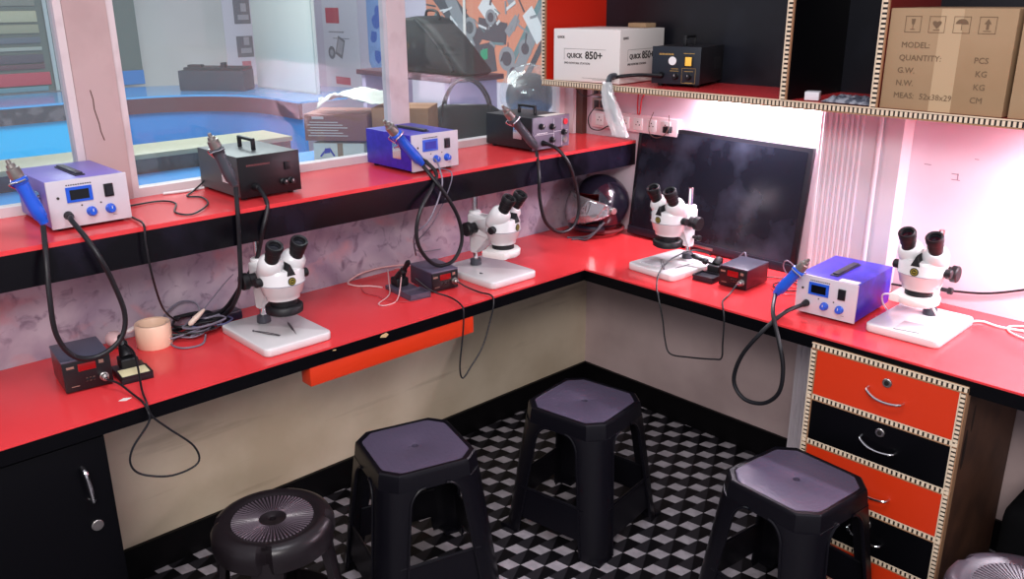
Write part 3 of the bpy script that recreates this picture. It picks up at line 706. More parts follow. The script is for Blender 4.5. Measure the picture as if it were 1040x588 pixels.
    if ring == 'black':
        MB().lathe([(.030, .092), (.044, .088), (.050, .092), (.051, .108), (.046, .113), (.0368, .113), (.0368, .10)], n=36, M=H_).build('ring_light', RUB, body, smooth=50)
    else:
        MB().lathe([(.030, .090), (.050, .087), (.056, .092), (.057, .108), (.052, .113), (.0368, .113), (.0368, .10)], n=36, M=H_).rbox(-.064, .0, -.045, .045, .088, .112, .008, 0, H_).build('ring_light', mat('warm white plastic', 'dedad6', .3), body, smooth=50)
    return t
MC0 = microscope('white microscope with black ring light, tools on base, nearest black cabinet', (.272, -1.597, TZ), L90, 'black', HY=-.066)
MC1 = microscope('white microscope with pale ring light right of the middle soldering station', (.270, -.795, TZ), L90, 'white', HY=-.078, lean=.28)
MC2 = microscope('white microscope in front of the black television', (.668, -.275, TZ), math.radians(-4), 'black')
MC3 = microscope('white microscope standing at far right of the blue station', (1.498, -.245, TZ), math.radians(1), 'white')
# little tools lying on the bases
def tool(name, label, cat, a, b, r0, r1, z, m_=STEEL, fork=False):
    mb = MB(); a = Vector((*a, z)); b = Vector((*b, z))
    if fork:
        s_ = (b-a).normalized().cross(Vector((0, 0, 1)))
        mb.tube([a, a.lerp(b, .5)+s_*.004, b+s_*.002], r1, 6, 4); mb.tube([a, a.lerp(b, .5)-s_*.004, b-s_*.002], r1, 6, 4); mb.ball(a, r0, 10)
    else:
        mb.lathe([(r1*.6, 0), (r0, (b-a).length*.15), (r0, (b-a).length*.55), (r1, (b-a).length*.75), (r1*.4, (b-a).length)], a, b-a, 10)
    return tag(mb.build(name, m_), label, cat)
zb = TZ+.0275
DKS = mat('dark steel', '5a565c', .35, metal=.6)
tool('tweezers', 'dark tweezers lying left on base of microscope nearest the black cabinet', 'tweezers', (.262, -1.657), (.345, -1.622), .003, .0012, zb, DKS, True)
tool('screwdriver', 'small dark tool lying right on base of microscope nearest the cabinet', 'tool', (.268, -1.555), (.368, -1.585), .0032, .0012, zb+.0005, DKS)
tool('tweezers', 'dark tweezers lying on microscope base before the television', 'tweezers', (.700, -.385), (.625, -.300), .003, .0012, zb, DKS, True)
tool('probe_wire', 'thin bent wire tool on microscope base before the television', 'tool', (.722, -.350), (.732, -.250), .0016, .001, zb, DKS)
tool('screw', 'tiny dark screw on base of microscope with pale ring light', 'screw', (.30, -.86), (.315, -.855), .0022, .0012, zb, DKS)
mb = MB(); mb.prism([(-.04, -.03), (.025, -.035), (.045, -.005), (.03, .04), (-.02, .045)], 0, .004, b=.001)
o = mb.build('plastic_plate', mat('frosted plate', 'b9b4b8', .15)); o.location = (1.506, -.335, TZ+.0242); o.rotation_euler = (0, 0, .3)
tag(o, 'translucent angular plastic plate on base of right hand microscope', 'plate')
mb = MB(); mb.prism([(-.04, -.03), (.035, -.035), (.04, .01), (-.03, .025)], 0, .003, b=.001)
o = mb.build('plastic_pad', mat('frosted pad', 'c9c5c9', .2)); o.location = (.632, -.345, TZ+.0242)
tag(o, 'pale clear pad on microscope base before the television', 'pad')
cord('power_cord', 'white cord from right hand microscope running along worktop', [(1.535, -.302, .85), (1.556, -.30, .82), (1.565, -.26, .775), (1.56, -.20, .758), (1.578, -.12, .754), (1.606, -.08, .754), (1.664, -.09, .754), (1.78, -.06, .754), (1.9, -.04, .754)], .0032, CORDW, parent=MC3)
cord('power_cord', 'white cord looping at left of right hand microscope', [(1.441, -.30, .848), (1.40, -.285, .835), (1.386, -.25, .80), (1.39, -.215, .765), (1.385, -.19, .7545)], .0026, CORDW, parent=MC3)
cord('plug_cable', 'pale cord with plug bending at far right of worktop', [(1.80, -.02, .754), (1.72, -.03, .754), (1.675, -.07, .754), (1.70, -.12, .754), (1.78, -.15, .754), (1.9, -.16, .754)], .003, CORDP)
cord('wall_cable', 'black cable along right wall behind right hand microscope', [(1.30, .008, .775), (1.376, .008, .780), (1.463, .008, .793), (1.573, .008, .81), (1.673, .008, .845), (1.80, .008, .90), (2.0, .008, 1.0)], .0034)

# ================================================================== SOLDERING STATIONS
def soldering(label, loc, rz, cable, W=.10, D=.135, H=.080, top='4a4a5a', side='17131a'):
    t = thing('soldering_station', label, 'soldering station', loc, rz, 'soldering stations on the worktop'); w = W/2; y = -D/2
    case = mat('case '+top+side, side, .35); cover = mat('cover '+top, top, .35)
    mb = MB(); mb.rbox(-w, w, y+.004, D/2, .004, H-.004, .003); c = mb.build('case', case, t)
    MB().rbox(-w-.001, w+.001, y, D/2+.001, H-.006, H, .003).build('top_cover', cover, c)
    for sx in (-1, 1):
        for sy in (-1, 1): MB().cyl((sx*(w-.014), sy*(D/2-.018), 0), (sx*(w-.014), sy*(D/2-.018), .005), .007, n=12).build('foot', RUB, t)
    F = frame((0, y, 0), (1, 0, 0), (0, 0, 1), (0, -1, 0))
    fp = MB().rbox(-w, w, y, y+.005, .004, H-.005, .0015).build('front_panel', BLKP, t)
    MB().rbox(-.020, .020, H-.032, H-.013, 0, .002, .001, 0, F).build('display', REDLED, fp)
    mk = MB()
    mk.rbox(-.045, -.028, H-.022, H-.016, 0, .0008, .0003, 0, F); mk.rbox(.027, .038, H-.022, H-.013, 0, .0015, .0005, 0, F)
    for k in range(3): mk.box(-.006+k*.008, -.002+k*.008, .024, .0248, 0, .0005, 0, F); mk.box(-.006+k*.008, -.002+k*.008, .032, .0328, 0, .0005, 0, F)
    mk.box(-.040, -.022, .016, .018, 0, .0005, 0, F); mk.build('panel_marking', mat('dull print', '8a6a5e', .5), fp)
    for x_ in (-.002, .010): MB().rbox(x_-.004, x_+.004, .025, .031, 0, .002, .0008, 0, F).build('button', RUB, fp)
    cn = MB().lathe([(.0105, 0), (.0105, .005), (.0085, .006), (.0085, .016), (.0065, .018)], F @ Vector((.034, .028, 0)), F.to_3x3() @ Vector((0, 0, 1)), 20); cn.build('connector', STEEL, fp)
    p0 = wm(t) @ F @ Vector((.034, .028, .014)); p1 = wm(t) @ F @ Vector((.034, .028, .030))
    MB().cyl(p0, p1, .0052, .0036, 12).build('plug_sleeve', CHROME, t, world=True)
    MB().tube([p0, p1]+cable, .0026, 8, 6).build('iron_cable', CORDB, t, world=True)
    return t
soldering('black soldering station with grey lid at left, inside hanging hose loop', (.215, -2.092, TZ), math.radians(84),
  [(.345, -2.052, .772), (.40, -2.040, .757), (.448, -2.038, .7545), (.470, -2.036, .735), (.472, -2.040, .71), (.47, -2.083, .659), (.47, -2.093, .619), (.47, -2.07, .584), (.47, -2.003, .554), (.47, -1.938, .562), (.47, -1.942, .611), (.47, -1.997, .680), (.472, -2.030, .725), (.462, -2.035, .762), (.40, -2.02, .765), (.33, -1.998, .790), (.275, -1.985, .815), (.235, -1.99, .825)], W=.108, H=.085, side='5a1216')
soldering('dark violet soldering station at middle of left worktop under hose loop', (.235, -1.000, TZ), math.radians(84),
  [(.35, -.957, .762), (.40, -.945, .754), (.448, -.94, .7545), (.47, -.950, .735), (.47, -.965, .683), (.47, -1.0, .603), (.47, -1.051, .548), (.47, -1.084, .521), (.47, -1.094, .564), (.47, -1.079, .665), (.472, -1.075, .735), (.455, -1.07, .756), (.38, -1.05, .757), (.33, -1.085, .775), (.28, -1.11, .81)], W=.098, H=.070, top='5b5468', side='3a3040')
soldering('black soldering station with red display in front of the television', (.93, -.262, TZ), math.radians(2),
  [(.970, -.40, .758), (.985, -.46, .7535), (1.020, -.512, .7545), (1.036, -.525, .72), (1.04, -.53, .65), (1.04, -.53, .600), (1.013, -.53, .587), (.924, -.53, .566), (.849, -.53, .556), (.826, -.53, .600), (.814, -.53, .66), (.79, -.526, .73), (.76, -.500, .757), (.725, -.44, .785), (.712, -.36, .810), (.725, -.27, .823), (.76, -.24, .82), (.795, -.255, .818)], W=.100, H=.072, side='4a1018', top='3b3b48')  # dark red case sides paint in the reflection of the worktop

def iron_stand(label, loc, rz, sponge, iron_dir=1, bs='2a2530', L=.12):
    t = thing('iron_stand', label, 'iron stand', loc, rz, 'soldering iron stands')
    base = mat('stand base '+bs, bs, .4)
    MB().rbox(-.038, .038, -L/2, L/2, 0, .014, .003).rbox(-.038, .038, -L/2, -L/2+.004, .013, .020, .001).rbox(-.038, -.034, -L/2, -L/2+.062, .013, .020, .001).rbox(.034, .038, -L/2, -L/2+.062, .013, .020, .001).rbox(-.038, .038, -L/2+.058, -L/2+.062, .013, .020, .001).build('base', base, t)
    sp = MB().rbox(-.033, .033, -L/2+.005, -L/2+.057, .0135, .0185 if sponge else .0145, .002).build('sponge' if sponge else 'tray_floor', SPONGE if sponge else base, t)
    MB().rbox(-.022, .022, L/2-.052, L/2-.008, .014, .042, .006, seg=3).build('pillar', RUB, t)
    ax = Vector((0, -.55, .62)).normalized() if iron_dir > 0 else Vector((0, .6, .55)).normalized()
    c = Vector((0, L/2-.030, .038))
    MB().lathe([(.016, 0), (.0175, .004), (.0155, .018), (.0135, .030), (.0115, .030), (.0115, .004)], c, ax, 20).build('iron_holder', RUB, t)
    return t, c, ax
def iron(label, t, c, ax, L=.11):
    M = wm(t); q = M.to_3x3(); a = M @ c; u = (q @ ax).normalized()
    o = thing('soldering_iron', label, 'soldering iron', a, 0)
    MB().lathe([(.004, .005), (.0045, .03), (.011, .033), (.012, .036), (.012, .045), (.008, .050), (.0075, L*.8), (.009, L*.84), (.0085, L), (.004, L+.008)], a, u, 16).build('handle', BLKP, o, world=True)
    MB().cyl(a+u*-.015, a+u*.03, .0028, n=10).build('iron_tip', STEEL, o, world=True)
    return o
s, c, ax = iron_stand('black iron stand with cream sponge right of the left soldering station', (.262, -1.992, TZ), math.radians(84), True, -1, '17131a', .11)
iron('soldering iron upright in stand with the cream sponge', s, c, ax, .06)
s, c, ax = iron_stand('violet grey iron stand left of the middle soldering station', (.235, -1.108, TZ), math.radians(84), False, 1, '4c4454', .16)
iron('black soldering iron resting in the violet grey stand', s, c, ax, .09)
s, c, ax = iron_stand('dark iron stand left of the soldering station before television', (.822, -.285, TZ), math.radians(4), False, -1, '19171f', .115)
iron('soldering iron lying over right hand microscope base edge', s, c, Vector((-.93, -.12, .22)).normalized(), .085)

# loops of thin cord near the middle stand
cord('loose_cable', 'pale pink cord looping out behind the middle iron stand', [(.14, -1.14, .7535), (.10, -1.16, .7535), (.07, -1.19, .7535), (.03, -1.20, .757), (.016, -1.15, .77), (.014, -1.08, .775), (.015, -1.0, .77), (.02, -.93, .76)], .0026, CORDP)
cord('loose_cable', 'thin pinkish cord curled over the middle iron stand', [(.10, -1.06, .79), (.17, -1.085, .81), (.23, -1.13, .79), (.275, -1.18, .7535), (.29, -1.235, .7535), (.262, -1.24, .7535), (.22, -1.17, .756), (.15, -1.12, .772), (.06, -1.06, .78)], .0018, CORDP)
cord('loose_cable', 'thin red cord trailing on table left of middle stand', [(.06, -1.17, .7525), (.14, -1.21, .7525), (.20, -1.20, .7525), (.26, -1.20, .7525), (.31, -1.16, .7525), (.32, -1.12, .7525)], .0013, mat('red cord', 'b03038', .4))
cord('hanging_cable', 'thin dark cord hanging from ledge behind the looped hose', [(.15, -.92, 1.1175), (.246, -.925, 1.118), (.248, -.94, 1.06), (.20, -.97, .95), (.10, -.97, .86), (.05, -.93, .82), (.03, -.88, .80), (.02, -.80, .79)], .0020, CORDG)
cord('power_cord', 'grey cord dropping from blue station into worktop behind', [(.20, -.955, 1.16), (.235, -.965, 1.14), (.26, -.975, 1.08), (.26, -1.03, .98), (.22, -1.06, .93), (.14, -1.0, .84), (.04, -.92, .80)], .0028, CORDG, parent=ST2)

# ================================================================== SMALL THINGS, LEFT
mb = MB(); mb.lathe([(.037, .001), (.045, 0), (.0465, .002), (.0465, .064), (.045, .066), (.037, .065), (.0355, .063), (.0355, .003), (.037, .001)], n=48)
o = mb.build('tape_roll', [TAPEROLL, TAPEIN], smooth=50)
o.data.materials[0] = TAPEROLL; o.location = (.105, -1.870, TZ); tag(o, 'roll of wide peach coloured tape standing on worktop', 'tape')
o = MB().ball((0, 0, .024), .026, 20, sc=(1.25, .9, .85)).build('plastic_lump', mat('pale pink plastic', 'dcb7b8', .35)); o.location = (.05, -1.955, TZ+.0005); tag(o, 'pale pink round adapter lying behind the tape roll', 'adapter')
o = MB().lathe([(.004, 0), (.0065, .008), (.0065, .05), (.0045, .06)], (.062, -1.925, .79), (-.30, 1, .18), 14).build('lighter_tube', mat('off white plastic', 'e0d2d2', .3)); tag(o, 'slim off white tube leaning behind the tape roll', 'tube')
cp = thing('cord_plug', 'cream slim plug on cord rising over cable tangle', 'plug', (.10, -1.77, .78))
MB().lathe([(.003, 0), (.0075, .006), (.008, .030), (.0050, .055), (.003, .062)], (.115, -1.775, .785), (-.12, .75, .45), 16).build('plug_body', mat('cream plug', 'e0c8b8', .35), cp, world=True)
MB().tube([(.108, -1.73, .812), (.09, -1.69, .835), (.06, -1.63, .865), (.05, -1.60, .88)], .0018, 6, 5).build('cord', CORDG, cp, world=True)
tg = thing('cable_tangle', 'tangle of black and grey cables beside the first microscope', 'cables', (.08, -1.75, TZ))
rnd = random.Random(4)
for k in range(9):
    col = [CORDB, CORDB, CORDG, CORDB, CORDG, CORDB, mat('blue grey cord', '4a4c70', .35), CORDB, CORDG][k]
    pts = []
    cx, cy = rnd.uniform(.06, .12), rnd.uniform(-1.80, -1.69); a0 = rnd.uniform(0, 6.28); ex = rnd.uniform(.05, .085); ey = rnd.uniform(.03, .05)
    for i in range(12):
        a = a0+i*.62; x_ = cx+ey*math.cos(a)+rnd.uniform(-.008, .008); y_ = cy+ex*math.sin(a)+rnd.uniform(-.01, .01)
        pts.append((max(.012, min(x_, .19)), max(-1.86, min(y_, -1.655)), TZ+.006+k*.0032+rnd.uniform(0, .006)))
    MB().tube(pts, rnd.choice([.0026, .0032, .0038]), 8, 6).build('cable', col, tg, world=True)
MB().tube([(.03, -1.83, .757), (.02, -1.80, .80), (.022, -1.755, .825), (.03, -1.715, .815), (.045, -1.71, .785), (.09, -1.735, .765)], .0028, 8, 6).build('cable', CORDG, tg, world=True)
MB().tube([(.10, -1.80, .76), (.14, -1.84, .755), (.19, -1.83, .754), (.20, -1.78, .754), (.16, -1.75, .762)], .0026, 8, 6).build('cable', CORDG, tg, world=True)
pb = MB(); pb.rbox(.03, .085, -1.735, -1.60, TZ+.001, TZ+.030, .006)
tag(pb.build('power_adapter', mat('dark blue black plastic', '1a1b2c', .3)), 'dark power adapter lying under the cables by left wall', 'adapter')
# highlight specks on the worktop
def speck(name, label, pts, m_, z=TZ, th=.0012, cat='speck'):
    return tag(MB().prism(pts, z+.0003, z+th).build(name, m_), label, cat)
speck('highlight_speck', 'tiny painted highlight scrap near front edge below left soldering station', [(.395, -2.075), (.405, -2.060), (.398, -2.045), (.388, -2.060)], WCARTON)  # white sliver stands in for highlights on the laminate

# ================================================================== TELEVISION
tv = thing('television', 'black flat television leaning on right wall in the corner', 'television', (.62, -.02, TZ))
tilt = math.atan2(.042, .41)
TM = Matrix.Translation((.268, -.052, TZ)) @ Matrix.Rotation(-tilt, 4, 'X') @ Matrix.Translation((.72, 0, 0)) @ Matrix.Rotation(math.radians(.9), 4, 'Y') @ Matrix.Translation((-.72, 0, 0))
MB().rbox(0, .722, 0, .022, .001, .425, .004, 0, TM).build('frame', TVB, tv, world=True)
MB().box(.016, .706, -.0012, .001, .030, .410, 0, TM).build('screen', mat('tv glass with smudges and reflections', '14161f', .22, noise=(5.5, '363a48', .48, .72)), tv, world=True)  # noise colour paints marbled reflections along with the smudges
MB().rbox(0, .722, -.004, .001, .001, .030, .002, 0, TM).rbox(.30, .40, -.0052, -.003, .010, .020, .001, 1, TM).build('lower_bezel', [mat('tv lower bezel', '23222d', .3), STEEL], tv, world=True)
MB().rbox(.12, .58, .021, .034, .06, .34, .008, 0, TM).build('rear_housing', TVB, tv, world=True)

# ================================================================== HELMET
hc = Vector((.172, -.112, .870))
he = thing('helmet', 'dark motorcycle helmet with clear visor in worktop corner', 'helmet', (hc.x, hc.y, TZ))
fwd = Vector((-.36, -.93, 0)).normalized()       # facing
side = Vector((-fwd.y, fwd.x, 0)) * -1
HM = frame(hc, fwd, Vector((0, 0, 1)).cross(fwd), (0, 0, 1)) @ Matrix.Rotation(math.radians(0), 4, 'Y')
# local: x forward, y left, z up
vs = []; fs = []; NU, NV = 40, 24
def hshell(u, v, k=1.0):     # u round, v from top
    a = 2*PI*u/NU; b = PI*.80*v/NV
    x = .121*math.sin(b)*math.cos(a); y = .106*math.sin(b)*math.sin(a); z = .118*math.cos(b)
    if z < 0: x *= 1-.10*(z/-.118); 
    return Vector((x*k, y*k, z*k))
sh_ = MB(); idx = {}
def inface(u, v):
    a = 2*PI*((u+.5) % NU)/NU; a = a if a <= PI else a-2*PI; b = .80*180*(v+.5)/NV
    return abs(a) < math.radians(62) and 58 < b
for lay, k in enumerate((1.0, .92)):
    for v in range(NV+1):
        for u in range(NU): sh_.v.append(HM @ hshell(u, v, k))
off = NU*(NV+1)
for v in range(NV):
    for u in range(NU):
        if inface(u, v): continue
        u2 = (u+1) % NU
        sh_.f.append((v*NU+u, v*NU+u2, (v+1)*NU+u2, (v+1)*NU+u)); sh_.m.append(0)
        sh_.f.append((off+v*NU+u, off+(v+1)*NU+u, off+(v+1)*NU+u2, off+v*NU+u2)); sh_.m.append(1)
sh_.build('shell', [HELM, RUBR], he, world=True, smooth=60, fix=False)
# chin bar
cb = MB()
pts = [HM @ Vector((.115*math.cos(a)*1.0, .100*math.sin(a), -.080)) for a in [math.radians(d_) for d_ in range(-75, 76, 15)]]
cb.tube(pts, .0135, 10, 4); cb.build('chin_bar', HELM, he, world=True)
MB().tube([HM @ Vector((.098*math.cos(a), .086*math.sin(a), -.096)) for a in [math.radians(d_) for d_ in range(60, 301, 20)]], .007, 8, 4).build('lower_trim', RUBR, he, world=True)
# visor swung up and forward, pivot at the side
vz = MB(); n1, n2 = 18, 8; V = []
for i in range(n1+1):
    a = math.radians(-88+176*i/n1)
    for j in range(n2+1):
        k_ = .12+.88*max(0, math.cos(a))**.7; e = math.radians((26-54*j/n2)*k_); rr_ = .127+.012*j/n2*k_
        V.append(HM @ (Vector((rr_*math.cos(a)*math.cos(e)+.012*math.cos(a)*(j/n2), .112*math.sin(a), .125*math.sin(e)-.002))))
fs = [(i*(n2+1)+j, (i+1)*(n2+1)+j, (i+1)*(n2+1)+j+1, i*(n2+1)+j+1) for i in range(n1) for j in range(n2)]
vz.add(V, fs); vo = vz.build('visor', VISOR, he, world=True, smooth=80, fix=False)
sm = vo.modifiers.new('thickness', 'SOLIDIFY'); sm.thickness = .002
for s_ in (-1, 1): MB().cyl(HM @ Vector((.0, s_*.106, -.005)), HM @ Vector((.0, s_*.120, -.005)), .013, n=20, bev=.002).build('visor_pivot', STEEL, he, world=True)
MB().tube([HM @ Vector((.03, .098, -.05)), HM @ Vector((.07, .10, -.085)), HM @ Vector((.10, .09, -.112)), HM @ Vector((.12, .06, -.116)), HM @ Vector((.145, .05, -.117))], .0045, 6, 5).build('chin_strap', mat('strap grey', '4c464c', .6), he, world=True)
MB().tube([HM @ Vector((.04, .09, -.06)), HM @ Vector((.085, .085, -.10)), HM @ Vector((.13, .03, -.1165)), HM @ Vector((.15, .02, -.117))], .0045, 6, 5).build('chin_strap', mat('strap grey', '4c464c', .6), he, world=True)

# ================================================================== THINGS ON THE WALL SHELF
def carton(name, label, x0, x1, y0, y1, z0, z1, m_, rz=0, me=None):
    cx, cy = (x0+x1)/2, (y0+y1)/2
    t = thing(name, label, 'box', (cx, cy, z0), rz); a, b, h = (x1-x0)/2, (y1-y0)/2, z1-z0
    MB().rbox(-a, a, -b, b, 0, h, .003, seg=2).build('carton_body', m_, t)
    MB().box(-a+.003, a-.003, -.001, .001, h, h+.0008).build('lid_seam', me or CARTOND, t)
    return t, a, b, h
t, a, b, h = carton('white_carton', 'white printed carton standing at left end of wall shelf', .10, .39, -.315, -.04, SZ, SZ+.180, WCARTON, 0, mat('carton seam tone', '9a938c', .8))  # greyer tone marks the lid seam
t.location = (.256, -.182, SZ); t.rotation_euler = (0, 0, math.radians(5))
F1 = frame((0, -b-.0005, 0), (1, 0, 0), (0, 0, 1), (0, -1, 0)); F2 = frame((a+.0005, 0, 0), (0, 1, 0), (0, 0, 1), (1, 0, 0))
def printing(F, w_, name='printing'):
    mb = MB(); T_ = lambda x, y: F @ Matrix.Translation((x, y, 0))
    mb.text('QUICK', .022, T_(-w_*.58, .082), 0, bold=.0007); mb.text('850+', .036, T_(-w_*.02, .080), 0, bold=.0009)
    mb.text('SMD REWORK STATION', .0105, T_(-w_*.66, .060), 0)
    mb.text('QUICK', .0105, T_(-w_*.88, .148), 0, bold=.0003)
    for (x0_, x1_, z_) in [(-w_*.66, w_*.60, .112), (-w_*.10, w_*.86, .014), (w_*.2, w_*.86, .010)]: mb.box(x0_, x1_, z_, z_+.0008, 0, .0004, 0, F)
    mb.box(-w_*.66, -w_*.655, .074, .112, 0, .0004, 0, F)
    o = mb.build(name, INK, t, smooth=0); return o
printing(F1, a); printing(F2, b)
t, a, b, h = carton('brown_carton', 'small flat brown carton lying on top of the white carton', .29, .37, -.12, -.06, SZ+.1812, SZ+.197, CARTON)
t, a, b, h = carton('brown_carton', 'large brown carton printed with handling symbols on wall shelf', D2_+.010, 1.642, SY+.012, -.012, SZ, SZ+.255, CARTON)
F1 = frame((0, -b-.0010, 0), (1, 0, 0), (0, 0, 1), (0, -1, 0))
mb = MB(); T_ = lambda x, y: F1 @ Matrix.Translation((x, y, 0))
for i in range(4):
    x_ = -.112+i*.060; y_ = .196; s_ = .040
    for (p, q, u, v) in [(0, s_, 0, .0012), (0, s_, s_-.0012, s_), (0, .0012, 0, s_), (s_-.0012, s_, 0, s_)]: mb.box(x_+p, x_+q, y_+u, y_+v, 0, .0004, 0, F1)
    cx = x_+s_/2; cy = y_+s_/2
    if i == 0:
        mb.prism([(cx-.005, cy+.013), (cx+.005, cy+.013), (cx+.003, cy), (cx-.003, cy)], 0, .0004, 0, F1); mb.box(cx-.0008, cx+.0008, cy-.012, cy, 0, .0004, 0, F1); mb.box(cx-.006, cx+.006, cy-.0135, cy-.012, 0, .0004, 0, F1)
    if i == 1:
        P = [(cx+.011*math.sin(q)**3, cy+.001+.009*(math.cos(q)-.4*math.cos(2*q)-.12*math.cos(3*q))) for q in [2*PI*k/24 for k in range(24)]]; mb.prism(P, 0, .0004, 0, F1); mb.box(cx-.008, cx+.008, cy-.014, cy-.0125, 0, .0004, 0, F1)
    if i == 2:
        P = [(cx+.015*math.cos(q), cy+.002+.012*math.sin(q)) for q in [PI*k/14 for k in range(15)]]; mb.prism(P, 0, .0004, 0, F1); mb.box(cx-.0008, cx+.0008, cy-.013, cy+.002, 0, .0004, 0, F1)
    if i == 3:
        mb.prism([(cx-.008, cy+.003), (cx+.008, cy+.003), (cx, cy+.015)], 0, .0004, 0, F1); mb.box(cx-.003, cx+.003, cy-.010, cy+.003, 0, .0004, 0, F1); mb.box(cx-.009, cx+.009, cy-.0145, cy-.013, 0, .0004, 0, F1)
for s_, x_, y_ in [('MODEL:', -.124, .158), ('QUANTITY:', -.126, .126), ('PCS', .074, .126), ('G.W.', -.126, .094), ('KG', .082, .094), ('N.W.', -.126, .062), ('KG', .082, .062), ('MEAS:', -.128, .030), ('52x38x29', -.056, .030), ('CM', .078, .030)]:
    mb.text(s_, .0205, T_(x_*.93, y_), 0)
mb.build('printing', INKB, t, smooth=0)
mb = MB(); mb.box(-.025, .030, .001, h-.001, -.0012, -.0004, 0, F1); mb.build('tape_strip', mat('tape over carton', 'b39877', .12), t)
carton('brown_carton', 'second large brown carton at right end of the photo on shelf', 1.654, 2.02, SY+.012, -.012, SZ, SZ+.270, CARTON)
o = MB().rbox(-.020, .020, -.022, .022, 0, .024, .002).build('small_box', mat('pale grey box', 'cfd0d4', .5)); o.location = (1.115, -.275, SZ); o.rotation_euler = (0, 0, .35); tag(o, 'small pale grey box lying on shelf middle compartment', 'box')
mb = MB(); nx, ny = 18, 10; V = []
rn = random.Random(3)
for i in range(nx+1):
    for j in range(ny+1):
        u, v = i/nx, j/ny; e = min(u, 1-u, v, 1-v)*6
        V.append((-.075+.15*u, -.05+.10*v, .001+min(1, e)*(.012+rn.uniform(-.004, .006))))
fs = [(i*(ny+1)+j, (i+1)*(ny+1)+j, (i+1)*(ny+1)+j+1, i*(ny+1)+j+1) for i in range(nx) for j in range(ny)]
mb.add(V, fs); o = mb.build('plastic_packet', mat('grey crinkled packet', '8c8f98', .25, noise=(40, '4b4f5b', .45, .55)), smooth=25, fix=False)
o.modifiers.new('thickness', 'SOLIDIFY').thickness = .001; o.location = (1.235, -.265, SZ+.001); tag(o, 'crinkled grey plastic packet lying flat on shelf beside the divider', 'packet')
# handpiece on the shelf in a plastic bag hanging over the edge
hp = thing('bagged_handpiece', 'hot air handpiece in clear plastic bag hanging over shelf edge', 'handpiece', (.44, -.36, 1.28))
MB().tube([(.395, -.30, 1.388), (.40, -.335, 1.388), (.405, -.352, 1.372), (.412, -.357, 1.34), (.43, -.357, 1.28), (.445, -.357, 1.24)], lambda t_: .010 if t_ < .85 else .006, 12, 5).build('handpiece_body', mat('grey handpiece', '3c4047', .4), hp, world=True)
mb = MB(); V = []; P = spline([(.402, -.358, 1.372), (.412, -.362, 1.33), (.432, -.362, 1.28), (.452, -.360, 1.235), (.470, -.358, 1.195)], 5)
rn = random.Random(5); ns = 18
for i, p in enumerate(P):
    for k in range(ns):
        a = 2*PI*k/ns; rr_ = .014+.016*min(1, i/10)+rn.uniform(-.0025, .0035); V.append(p+Vector((math.cos(a)*rr_*1.15, math.sin(a)*rr_*.6, 0)))
fs = [(i*ns+k, i*ns+(k+1) % ns, (i+1)*ns+(k+1) % ns, (i+1)*ns+k) for i in range(len(P)-1) for k in range(ns)]
mb.add(V, fs); mb.build('plastic_bag', BAGGY, hp, world=True, smooth=30, fix=False)
cord('loop_wire', 'thin dark wire loop hanging below the bagged handpiece', [(.37, -.05, 1.24), (.36, -.06, 1.20), (.37, -.07, 1.165), (.40, -.07, 1.15), (.44, -.07, 1.165), (.45, -.06, 1.20), (.44, -.05, 1.235)], .0014, BRWN)

# ================================================================== ELECTRICAL THINGS ON RIGHT WALL
YW = WY
ps = thing('power_strip', 'pale wall socket strip above the television corner', 'power strip', (.23, YW-.02, 1.12))
MB().rbox(.03, .455, YW-.028, YW-.001, 1.150, 1.215, .004).build('housing', mat('pale pink plastic strip', 'd8c0c4', .4), ps, world=True)
for k in range(6):
    x_ = .075+k*.065
    s_ = MB().rbox(x_-.022, x_+.022, YW-.031, YW-.027, 1.160, 1.205, .002).build('socket_plate', WHITE, ps, world=True)
    mb = MB()
    for dx, dz in [(-.008, 0), (.008, 0), (0, .011)]: mb.cyl((x_+dx, YW-.0316, 1.180+dz), (x_+dx, YW-.0308, 1.180+dz), .0026, n=10)
    mb.build('socket_holes', RUB, s_, world=True)
tag(MB().rbox(.405, .435, YW-.055, YW-.0315, 1.165, 1.190, .005).build('plug', RUB), 'black plug pushed into right end of socket strip', 'plug')
for k, (x_, z_) in enumerate([(.075, 1.295), (.078, 1.243)]):
    sb = thing('switch_box', ['upper brown switch box on wall below the shelf', 'lower brown switch box on wall below the shelf'][k], 'switch box', (x_, YW, z_))
    MB().rbox(x_-.045, x_+.045, YW-.030, YW-.001, z_-.022, z_+.022, .003).build('housing', mat('brownish plastic', 'a08078', .45), sb, world=True)
    for dx in (-.02, .012): MB().rbox(x_+dx-.012, x_+dx+.012, YW-.034, YW-.029, z_-.014, z_+.014, .002).build('rocker', mat('dark rocker', '3a2a2a', .4), sb, world=True)
cord('wire', 'black wire curling from switch boxes to the ledge', [(.06, -.02, 1.235), (.03, -.03, 1.19), (.05, -.04, 1.15), (.10, -.04, 1.145), (.14, -.035, 1.165), (.20, -.02, 1.178)], .0022)
cord('wire', 'thin dark wire sagging between window corner and switch boxes', [(-.05, -.035, 1.32), (-.02, -.04, 1.285), (.02, -.035, 1.27), (.06, -.022, 1.285)], .0016)
cord('wire', 'red wire looped on wall above the socket strip', [(.27, .008, 1.295), (.255, .004, 1.30), (.25, .004, 1.27), (.252, .004, 1.22), (.262, .004, 1.22), (.268, .004, 1.27), (.285, .004, 1.30), (.30, .008, 1.30)], .0028, mat('red wire', 'c03238', .4))
for nm, z0 in [('first', 1.10)]:
    cord('data_cable', 'grey cable lying behind soldering station below television', [(.84, -.15, .80), (.86, -.15, .82), (.875, -.16, .80), (.90, -.165, .7545), (.94, -.13, .7545)], .0024, CORDG)
